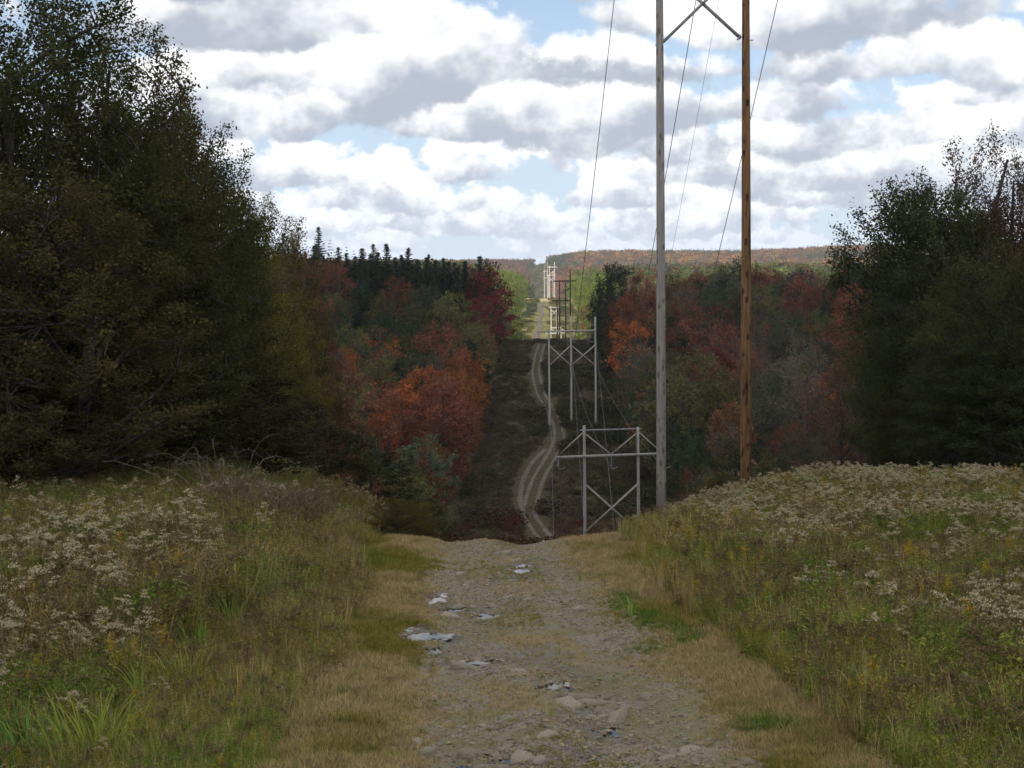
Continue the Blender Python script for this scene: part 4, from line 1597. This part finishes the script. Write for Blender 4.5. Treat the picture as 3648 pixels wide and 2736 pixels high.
# the same wood goes on outside the frame, thinner
for _ in range(700):
    yy = r.uniform(110, 440)
    side = -1 if r.random() < .5 else 1
    xx = corr_x(yy) + side * r.uniform(13, 300)
    u = 512 + F * xx / yy
    if 200 < u < 930:
        continue
    if yy < 130 and abs(xx) < 45:
        continue
    pts.append((xx, yy, tz(xx, yy) - .2))
    tin.append(stretch(r.choice(list(PAL)), r))
    pk.append(r.integers(6, 9))
    scl.append((r.uniform(.75, 1.15),) * 3)
scatter('hillside_wood', FARP, np.array(pts), zrot(len(pts), r, .03), np.array(scl), np.array(pk), np.array(tin), 'rest of the mixed autumn wood behind the nearer hillside trees')

# knoll woods between the crest and the far ridge, and the far ridge itself
pts, tin, pk, scl = [], [], [], []
n = 9000
yy = r.uniform(455, 1290, n)
off = r.uniform(14, 420, n) * np.where(r.random(n) < .5, -1, 1)
xx = corr_x(yy) + off
uu = 512 + F * xx / yy
ok = (uu > 150) & (uu < 1080) & ~((np.abs(off) < 40) & (yy > 540) & (yy < 1160))
xx, yy, uu, off = xx[ok], yy[ok], uu[ok], off[ok]
zz = terrain(xx, yy)
for i in range(len(xx)):
    pts.append((xx[i], yy[i], zz[i] - .3))
    nm = r.choice(['green', 'green', 'olive', 'rust brown', 'grey green'])
    tin.append(np.array((.12, .165, .045)) * r.uniform(.8, 1.2) if nm == 'green' else stretch(nm, r))
    pk.append(r.integers(6, 9) if yy[i] < 800 else r.integers(0, 4))
    s = r.uniform(.9, 1.25)
    scl.append((s, s, s * 1.1))
n = 26000
yy = r.uniform(1880, 2900, n)
xx = r.uniform(-.42, .42, n) * yy
o = xx - corr_x(yy)
ok = np.abs(o + 12) > 13 + 4 * vnoise(yy * .02, yy * 0, 3)
xx, yy = xx[ok], yy[ok]
zz = terrain(xx, yy)
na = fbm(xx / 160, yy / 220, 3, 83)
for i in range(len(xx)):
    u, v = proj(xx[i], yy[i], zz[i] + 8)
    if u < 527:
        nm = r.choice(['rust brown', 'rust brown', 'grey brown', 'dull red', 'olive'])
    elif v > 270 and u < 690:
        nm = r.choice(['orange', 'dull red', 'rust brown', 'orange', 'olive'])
    elif na[i] > .5 + .16 * smooth(600, 900, u):  # dark conifer tints; shade from clouds is put into this band
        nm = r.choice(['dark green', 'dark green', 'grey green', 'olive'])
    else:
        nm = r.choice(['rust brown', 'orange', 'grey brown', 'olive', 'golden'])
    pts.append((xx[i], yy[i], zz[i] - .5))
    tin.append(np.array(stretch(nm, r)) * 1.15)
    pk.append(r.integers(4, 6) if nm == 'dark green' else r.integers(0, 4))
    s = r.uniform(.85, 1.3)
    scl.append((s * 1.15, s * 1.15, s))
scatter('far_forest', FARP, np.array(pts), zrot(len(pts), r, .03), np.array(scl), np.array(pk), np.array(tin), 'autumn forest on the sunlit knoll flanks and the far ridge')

# trees lining the clearing on the sunlit knoll: things one can tell apart
GK = 'sunlit trees lining the clearing on the far knoll'
kn = []
for side in (-1, 1):
    for row, y in enumerate(np.arange(560, 1130, 44)):
        for c_ in range(2):
            yy = y + r.uniform(-14, 14)
            xx = corr_x(yy) + side * ((20.5 if row > 2 else 15.5) + c_ * 9 + r.uniform(-2, 2))
            kn.append((side, row, c_, xx, yy))
rows = ['front', 'second', 'third', 'fourth', 'fifth', 'sixth', 'seventh', 'eighth', 'ninth', 'tenth', 'eleventh', 'twelfth', 'thirteenth', 'rearmost']
for (side, row, c_, xx, yy) in kn:
    u = r.random()
    if row < 3 and side > 0:
        nm, cc = [('golden yellow', (.36, .22, .03)), ('orange', (.32, .12, .03)), ('golden', (.34, .19, .03))][row]
        H = r.uniform(9, 13)
    elif row < 3:
        nm, cc = [('tan', (.24, .17, .06)), ('pale orange', (.27, .15, .05)), ('dull green', (.10, .115, .04))][row]
        H = r.uniform(8, 11)
    else:
        nm, cc = 'green', tuple(np.array((.175, .215, .045)) * r.uniform(.75, 1.2))
        H = r.uniform(17, 22)
    lab = f"sunlit {nm} tree, {rows[min(row, 13)]} {'at' if c_ == 0 else 'behind'} the {'left' if side < 0 else 'right'} edge of the far clearing"
    plant('leafy_tree', MID[r.integers(7)], xx, yy, H, H * r.uniform(.28, .36), 14, 4.3, cc, lab, 'tree', GK)
# bushes on the knoll
for (zx, zy, rad, lab) in [(85, 990, 3.2, 'round dark green bush on the sunlit knoll left of the track'), (45, 1060, 2.4, 'smaller green bush below the round bush on the knoll'),
                           (640, 1000, 2.2, 'low olive bush right of the white poles on the knoll')]:
    u, v = Z(zx, zy)
    h = hit(u * K, v * K, 560)
    plant('bush', MID[2], h.x, h.y, rad * 1.7, rad, 14, 4.3, (.045, .085, .035), lab, 'bush', 'bushes on the sunlit knoll')

# ---- scrub in the clearing
def bushlet(seed):
    r = np.random.default_rng(seed)
    L = Geo()
    m = 130
    d = ell(r, m, .3) * [.8, .8, .55] + [0, 0, .5]
    L.leaves(d, .22, r, .5, .1, r.uniform(0, 1, m))
    return L.mesh('scrub', [M['leaf_inst']])


SCR = protos('scrub_proto', [bushlet(700 + i) for i in range(4)])
n = 17000
yy = r.uniform(60, 430, n)
off = r.uniform(-13, 15, n)
xx = corr_x(yy) + off
dn = fbm(xx / 9, yy / 14, 3, 91)
ok = r.random(n) < (.45 + .6 * smooth(.40, .6, dn))
ok &= ~((yy < 78) & (xx - track_x(yy) > 2)) & ~((yy < 64))
xx, yy, dn = xx[ok], yy[ok], dn[ok]
# keep the ruts open
for nm in ('valley_track', 'valley_track.001'):
    me = bpy.data.objects[nm].data
    co = np.empty(len(me.vertices) * 3, np.float32)
    me.vertices.foreach_get('co', co)
    co = co.reshape(-1, 3)[::4]
    for s in range(0, len(co)):
        ok2 = (np.abs(xx - co[s, 0]) > 1.1) | (np.abs(yy - co[s, 1]) > 3.0)
        xx, yy, dn = xx[ok2], yy[ok2], dn[ok2]
n = len(xx)
g = fbm(xx / 20 + 5, yy / 30, 3, 92)
tn = lerp(np.array((.056, .056, .032)), np.array((.086, .069, .048)), smooth(.4, .6, g))
tn = np.where((r.random(n) < .12)[:, None], np.array((.05, .075, .028)), tn) * r.uniform(.7, 1.25, (n, 1))
tn = np.where(((yy > 150) & (yy < 188) & (r.random(n) < .5))[:, None], np.array((.10, .04, .032)), tn)
sc_ = r.uniform(.6, 1.5, n) * (.7 + .8 * smooth(.5, .65, dn)) * (1 - .25 * smooth(320, 370, yy)) * (1 - .5 * smooth(130, 90, yy))
tn = np.where((yy < 125)[:, None], np.array((.085, .052, .034)) * r.uniform(.6, 1.3, (n, 1)), tn)
scatter('clearing_scrub', SCR, np.stack([xx, yy, terrain(xx, yy) - .1], -1), zrot(n, r, .06), np.stack([sc_ * 1.25, sc_ * 1.25, sc_ * .9], -1), r.integers(0, 4, n), np.clip(tn, .01, .5),
        'low dark scrub covering the cleared slope')
n = 9000
yy = np.where(r.random(n) < .6, r.uniform(545, 1160, n), r.uniform(1850, 2760, n))
xx = corr_x(yy) + r.uniform(-15, 16, n) - 11 * (yy > 1500)
dn = fbm(xx / 12, yy / 30, 3, 95)
ok = r.random(n) < .12 + 1.1 * smooth(.48, .64, dn)
me = bpy.data.objects['knoll_track'].data
co = np.empty(len(me.vertices) * 3, np.float32)
me.vertices.foreach_get('co', co)
co = co.reshape(-1, 3)
tyk, txk = co[1::4, 1], co[1::4, 0]
ok &= np.abs(xx - np.interp(yy, tyk, txk) - 1) > 4.2
xx, yy = xx[ok], yy[ok]
n = len(xx)
tn = np.where((r.random(n) < .55)[:, None], np.array((.075, .095, .03)), np.array((.17, .145, .06))) * r.uniform(.7, 1.25, (n, 1))
sc_ = r.uniform(.6, 1.7, n) * np.where(yy > 1500, r.uniform(1.2, 4, n), 1)
scatter('knoll_scrub', SCR, np.stack([xx, yy, terrain(xx, yy) - .1], -1), zrot(n, r, .06), np.stack([sc_ * 1.5, sc_ * 1.5, sc_ * .8], -1), r.integers(0, 4, n), tn,
        'yellow-green weeds and low bushes on the sunlit knoll')


# ------------------------------------------------------------------ power line
def pole(parent, bx, by, top, r0, r1, mat, base=None, lab=None):
    z0 = tz(bx, by) - .6 if base is None else base
    g = Geo()
    n = 12
    t = np.linspace(0, 1, n)
    rr = random.Random(int(bx * 100))
    bow = .10 * r0
    c = np.stack([bx + bow * np.sin(t * 3.1), by + 0 * t, z0 + (top - z0) * t], -1)
    g.tube(c - np.array(parent.location), r0 + (r1 - r0) * t, 14 if r0 * F / by > 3 else 8, .5, 0, True)
    o = link('pole', g.mesh('pole', [mat], True), parent)
    if lab:
        o['label'] = lab
    return o


def beam(parent, name, p, q, w, h, mat):
    L = np.array(parent.location)
    g = Geo()
    g.bar(np.array(p) - L, np.array(q) - L, w, h)
    return link(name, g.mesh(name, [mat]), parent)


def insulator(parent, top, n=8, rad=.13, pitch=.15):
    g = Geo()
    L = np.array(parent.location)
    z, pts, rad_ = 0, [], []
    for i in range(n):
        pts += [(0, 0, -z), (0, 0, -z - pitch * .25), (0, 0, -z - pitch * .45), (0, 0, -z - pitch * .5)]
        rad_ += [.03, .05, rad, .03]
        z += pitch
    pts.append((0, 0, -z - .1))
    rad_.append(.035)
    g.tube(np.array(pts) + np.array(top) - L, rad_, 10, .5)
    link('insulator', g.mesh('insulator', [M['glass_ins']], True), parent)
    return Vector(top) - Vector((0, 0, z + .12))


def rod(parent, name, pts, rad, mat, sides=6):
    g = Geo()
    g.tube(np.array(pts) - np.array(parent.location), rad, sides, .5)
    return link(name, g.mesh(name, [mat]), parent)


def V(*a):
    return np.array(a, float)


GP = 'wooden power line structures along the clearing'
# --- nearest H-frame (d = 77)
d = 77.0
b1, b2 = P(661.2, 495, d), P(745.8, 478, d)
rt = empty('power_pole_frame', ((b1.x + b2.x) / 2, d, tz((b1.x + b2.x) / 2, d)))
tag(rt, 'nearest tall two-pole frame, one grey pole and one brown pole, rising out of the picture', 'power pole', GP)
topz = P(700, -150, d).z
pole(rt, b1.x, d, topz, .262, .165, M['grey_wood'], lab='weathered grey pole')
pole(rt, b2.x, d, topz - .2, .292, .165, M['brown_wood'], lab='treated brown pole with dark knots')
xl_, xr_ = b1.x + .02, b2.x - .02
zl, zu = P(663, 42, d).z, P(700, -34, d).z
for (s, a, b) in ((-.17, (xl_ + .18, zl), (xr_ - .16, zu)), (.17, (xr_ - .2, zl + .15), (xl_ + .16, zu))):
    beam(rt, 'cross_brace', (a[0], d - .0 + s * .4, a[1]), (b[0], d + s * .4, b[1]), .13, .15, M['grey_wood_far'])
for (xx, zz) in ((xl_ + .22, zl + .02), (xr_ - .24, zl + .17)):
    rod(rt, 'brace_bracket', [(xx - .16, d - .06, zz - .12), (xx + .16 if xx < 10 else xx, d - .06, zz + .14)], .05, M['steel'])
xm, zm = (xl_ + xr_) / 2, (zl + zu) / 2
rod(rt, 'centre_bolt', [(xm, d - .2, zm), (xm, d + .2, zm)], .05, M['steel'])
for (xx, zz) in ((xl_ - .25, zl - .15), (xr_ + .42, zl + .05)):
    rod(rt, 'through_bolt', [(xx, d, zz), (xx + .2 if xx < 10 else xx - .25, d, zz)], .025, M['steel'])
za = P(700, -70, d).z
beam(rt, 'crossarm', (xm - 4.6, d - .30, za), (xm + 4.6, d - .30, za), .16, .32, M['grey_wood'])
beam(rt, 'shield_arm', (xl_ - .6, d + .28, topz - .5), (xr_ + .6, d + .28, topz - .5), .1, .12, M['grey_wood'])
ATT1 = [insulator(rt, (xm + k * 4.25, d - .30, za - .16)) for k in (-1, 0, 1)]
SH1 = [Vector((xl_, d + .28, topz - .4)), Vector((xr_, d + .28, topz - .4))]

# --- second H-frame (d = 121)
d = 121.0
b1, b2 = P(584.9, 539, d), P(638.2, 497, d)
t1, t2 = P(583.7, 425.4, d), P(637.2, 427, d)
rt = empty('power_pole_frame', ((b1.x + b2.x) / 2, d, tz((b1.x + b2.x) / 2, d)))
tag(rt, 'grey two-pole frame with braced crossarm standing below the brow of the track', 'power pole', GP)
pole(rt, b1.x, d, t1.z, .135, .105, M['grey_wood_far'])
pole(rt, b2.x, d, t2.z, .135, .105, M['grey_wood_far'])
z2 = P(610, 455, d).z
xm = (b1.x + b2.x) / 2
xl_, xr_ = b1.x, b2.x
arm = (xr_ - xl_) * 1.02
beam(rt, 'crossarm', (xm - arm, d - .21, z2 - .12), (xm + arm, d - .21, z2 + .10), .14, .19, M['grey_wood_far'])
zs = P(610, 429.8, d).z
rod(rt, 'shield_arm', [(xl_ - .35, d + .17, zs - .03), (xr_ + .3, d + .17, zs + .05)], .055, M['steel'])
zt_ = P(610, 434, d).z
for (sx, px_) in ((1, xl_), (-1, xr_)):
    beam(rt, 'inner_brace', (px_ + sx * .12, d + .16, zt_), (xm + sx * -.05, d + .16, z2 + .08), .07, .11, M['grey_wood_far'])
    ox = xm - sx * arm * .93
    beam(rt, 'outer_brace', (px_ - sx * .12, d + .16, zt_ + .1), (ox, d + .16, z2 + .12), .06, .10, M['grey_wood_far'])
zb1, zb2 = P(610, 483.5, d).z, P(610, 532, d).z
for sx in (1, -1):
    beam(rt, 'cross_brace', (xl_ if sx > 0 else xr_, d + sx * .17, zb1), (xr_ if sx > 0 else xl_, d + sx * .17, zb2), .08, .15, M['grey_wood_far'])
ATT2 = [insulator(rt, (xm + k * (arm * .965), d - .21, z2 - .1), 7, .09, .12) for k in (-1, 0, 1)]
SH2 = [Vector((xl_, d + .17, zs + .1)), Vector((xr_, d + .17, zs + .1))]
for a in ATT2:
    t = np.linspace(0, 1, 6)
    rod(rt, 'clamp', np.stack([a.x - .05 + .55 * t, a.y + 0 * t, a.z + .03 - .18 * t * (1 - t) * 2 + .1 * t], -1), .03, M['steel'], 5)

# --- three-pole structure on the shaded slope (d = 279)
d = 279.0
xs3 = [P(u, 427, d).x for u in (549.5, 571.5, 595.8)]
rt = empty('power_pole_frame', (xs3[1], d, tz(xs3[1], d)))
tag(rt, 'wide three-pole structure with two cross braces halfway up the shaded slope', 'power pole', GP)
for xx, vt in zip(xs3, (330, 316, 317)):
    pole(rt, xx, d, P(570, vt, d).z, .21, .15, M['grey_wood_far'])
za = P(565, 331, d).z
xa, xb = P(536.4, 331, d).x, P(594.5, 331, d).x
beam(rt, 'crossarm', (xa, d - .30, za - .1), (xb + .3, d - .30, za + .1), .2, .30, M['grey_wood_far'])
zu, zl = P(570, 345, d).z, P(570, 365.5, d).z
for i in (0, 1):
    beam(rt, 'cross_brace', (xs3[i], d + .24, zu), (xs3[i + 1], d + .24, zl), .1, .2, M['grey_wood_far'])
    beam(rt, 'cross_brace', (xs3[i], d - .24, zl), (xs3[i + 1], d - .24, zu), .1, .2, M['grey_wood_far'])
ATT3 = [insulator(rt, (xx, d - .3, za - .2), 8, .16, .15) for xx in (xa + .3, (xs3[0] + xs3[1]) / 2 + 1.2, (xs3[1] + xs3[2]) / 2 + .6)]
for a in ATT3[1:]:
    t = np.linspace(0, 1, 8)
    rod(rt, 'jumper_loop', np.stack([a.x + 1.8 * t, a.y + 0 * t, a.z - 1.5 * t * (1 - t) - .3 * t], -1), .04, M['steel'], 5)
T3 = [Vector((x, d - .25, za)) for x in xs3]


def frame(label, d, pl, arm, mat, r0=.2, arms=(), braces=(), h=.34):
    xs = [P(u, 330, d).x for u, v in pl]
    xc = sum(xs) / len(xs)
    rt = empty('power_pole_frame', (xc, d, tz(xc, d)))
    tag(rt, label, 'power pole', GP)
    for (u, v), x in zip(pl, xs):
        pole(rt, x, d, P(u, v, d).z, r0, r0 * .75, mat)
    for (u0, v0, u1, v1) in (arm,) + tuple(arms):
        a, b = P(u0, v0, d), P(u1, v1, d)
        beam(rt, 'crossarm', (a.x, d - r0 - .12, a.z), (b.x, d - r0 - .12, b.z), .24, h, mat)
    for (u0, v0, u1, v1) in braces:
        a, b = P(u0, v0, d), P(u1, v1, d)
        beam(rt, 'cross_brace', (a.x, d + r0 + .1, a.z), (b.x, d + r0 + .1, b.z), .16, h * .8, mat)
    return rt


q = lambda zx, zy: ((1880 + .1929 * zx) / 3.5625, (920 + .1929 * zy) / 3.5625)
ql = lambda a, b, c, e: (*q(a, b), *q(c, e))
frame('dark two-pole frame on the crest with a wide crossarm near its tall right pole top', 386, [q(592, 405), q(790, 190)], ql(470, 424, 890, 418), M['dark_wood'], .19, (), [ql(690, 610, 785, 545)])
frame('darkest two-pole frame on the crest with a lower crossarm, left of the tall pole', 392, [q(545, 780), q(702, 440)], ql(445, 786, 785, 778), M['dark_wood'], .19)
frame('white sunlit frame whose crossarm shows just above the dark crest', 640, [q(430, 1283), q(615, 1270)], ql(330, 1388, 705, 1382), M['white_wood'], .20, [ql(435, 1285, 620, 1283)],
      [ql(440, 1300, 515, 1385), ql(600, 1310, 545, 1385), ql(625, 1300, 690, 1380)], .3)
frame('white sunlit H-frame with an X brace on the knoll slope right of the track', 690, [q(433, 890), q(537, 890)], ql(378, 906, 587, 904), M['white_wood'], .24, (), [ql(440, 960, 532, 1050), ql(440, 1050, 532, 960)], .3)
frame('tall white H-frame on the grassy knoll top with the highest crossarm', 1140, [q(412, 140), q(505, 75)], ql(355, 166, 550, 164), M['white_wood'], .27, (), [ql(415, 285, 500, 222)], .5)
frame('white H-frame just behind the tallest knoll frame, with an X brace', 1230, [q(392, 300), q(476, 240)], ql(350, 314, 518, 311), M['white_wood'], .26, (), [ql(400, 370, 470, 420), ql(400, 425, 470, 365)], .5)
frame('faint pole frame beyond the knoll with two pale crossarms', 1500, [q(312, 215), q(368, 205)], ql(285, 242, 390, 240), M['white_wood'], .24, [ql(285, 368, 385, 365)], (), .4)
frame('faint farther pole frame beyond the knoll, left of the white frames', 1700, [q(325, 115), q(374, 70)], ql(300, 462, 390, 459), M['grey_wood_far'], .22, (), (), .4)
frame('tiny pole frame standing in the notch of the far ridge', 2450, [q(222, 95), q(245, 85)], ql(214, 110, 254, 108), M['dark_wood'], .3, (), (), .4)

# --- cables
def cable(name, a, b, sag, rad, label, group=None, n=40):
    a, b = np.array(a), np.array(b)
    t = np.linspace(0, 1, n)[:, None]
    c = a + (b - a) * t
    c[:, 2] -= (4 * sag * t * (1 - t))[:, 0]
    g = Geo()
    g.tube(c, rad, 5, .5)
    o = link(name, g.mesh(name, [M['cable']], True))
    tag(o, label, 'cable', group)


GC = 'overhead cables of the power line'
for a, b, lb in zip(ATT1, ATT2, ('left overhead cable crossing the sky left of the grey pole', 'middle overhead cable crossing the sky between the grey and brown poles',
                                 'right overhead cable passing behind the brown pole')):
    cable('power_cable', a, b, .7, .021, lb, GC)
cable('shield_wire', SH1[1], SH2[1], .5, .010, 'thin faint wire in the sky between the two big poles', GC)
for i, (lb, u, v) in enumerate((('left thin guy line falling from the three-pole structure to the brow', 554, 541), ('middle thin guy line falling behind the second frame', 586, 530),
                                ('right thin guy line falling across the second frame brace', 616, 535))):
    e = hit(u, v, 95) if False else P(u, v, 108)
    g_ = Vector((e.x, 108, tz(e.x, 108) + .1))
    cable('guy_wire', T3[i], g_, 0.0, .018, lb, 'guy lines of the three-pole structure')
A3 = [Vector((x, 279, P(570, 331, 279).z)) for x in xs3]
for a, b, lb in zip(ATT2, ATT3, ('left cable sagging from the second frame to the three-pole structure', 'middle cable sagging from the second frame to the three-pole structure',
                                 'right cable sagging from the second frame to the three-pole structure')):
    cable('power_cable', a, b, 2.2, .016, lb, GC)


# ------------------------------------------------------------------ unseen cumulus, added out of view to block the sun over the near valley
def cloud():
    r = np.random.default_rng(3)
    nu, nv = 96, 28
    hgt = 560.0
    tgt = Vector((30, 135, -10))
    ctr = tgt + TO_SUN * ((hgt + 10) / TO_SUN.z)
    vs = []
    for j in range(nv + 1):
        ph = math.pi * j / nv
        for i in range(nu):
            th = 2 * math.pi * i / nu
            ex = math.copysign(abs(math.cos(th)) ** .75, math.cos(th))
            ey = math.copysign(abs(math.sin(th)) ** .75, math.sin(th))
            s = math.sin(ph) ** .6
            vs.append((ex * s * 470, ey * s * 312, math.cos(ph) * (85 if ph < math.pi / 2 else 22)))
    v = np.array(vs)
    d = fbm(v[:, 0] / 90 + 40, v[:, 1] / 90 + v[:, 2] / 60, 4, 99) - .5
    nr = v / (np.linalg.norm(v, axis=1)[:, None] + 1e-6)
    v = v + nr * (d * 60)[:, None] * [1, .55, 1]
    q_ = []
    for j in range(nv):
        for i in range(nu):
            q_.append((j * nu + i, j * nu + (i + 1) % nu, (j + 1) * nu + (i + 1) % nu, (j + 1) * nu + i))
    m, N = new_mat('cloud_white')
    dn = N.n('ShaderNodeBsdfDiffuse')
    dn.inputs[0].default_value = (.9, .9, .92, 1)
    tr_ = N.n('ShaderNodeBsdfTranslucent')
    tr_.inputs[0].default_value = (.9, .9, .92, 1)
    mx = N.n('ShaderNodeMixShader')
    mx.inputs[0].default_value = .82
    N.t.links.new(dn.outputs[0], mx.inputs[1])
    N.t.links.new(tr_.outputs[0], mx.inputs[2])
    o_ = N.n('ShaderNodeOutputMaterial')
    N.t.links.new(mx.outputs[0], o_.inputs[0])
    o = link('cloud', mesh_np('cloud', v, np.array(q_), [m], smooth_sh=True))
    o.location = ctr
    tag(o, 'unseen cumulus added behind the camera to shade the near hillside', kind='structure')


cloud()


# ------------------------------------------------------------------ haze
def haze():
    g = Geo()
    x0, x1, y0, y1, z0, z1 = -3800, 3800, -90, 8100, -140, 130
    v = [(x, y, z) for z in (z0, z1) for y in (y0, y1) for x in (x0, x1)]
    qd = [(0, 2, 3, 1), (4, 5, 7, 6), (0, 1, 5, 4), (2, 6, 7, 3), (0, 4, 6, 2), (1, 3, 7, 5)]
    m, N = new_mat('pale_haze')
    pv = N.n('ShaderNodeVolumePrincipled')
    pv.inputs['Color'].default_value = (.80, .88, 1.0, 1)
    pv.inputs['Density'].default_value = HAZE
    o_ = N.n('ShaderNodeOutputMaterial')
    N.t.links.new(pv.outputs[0], o_.inputs['Volume'])
    o = link('haze', mesh_np('haze', np.array(v, float), np.array(qd), [m]))
    tag(o, 'faint autumn haze over the valley', kind='stuff')


HAZE = 0.00007
haze()
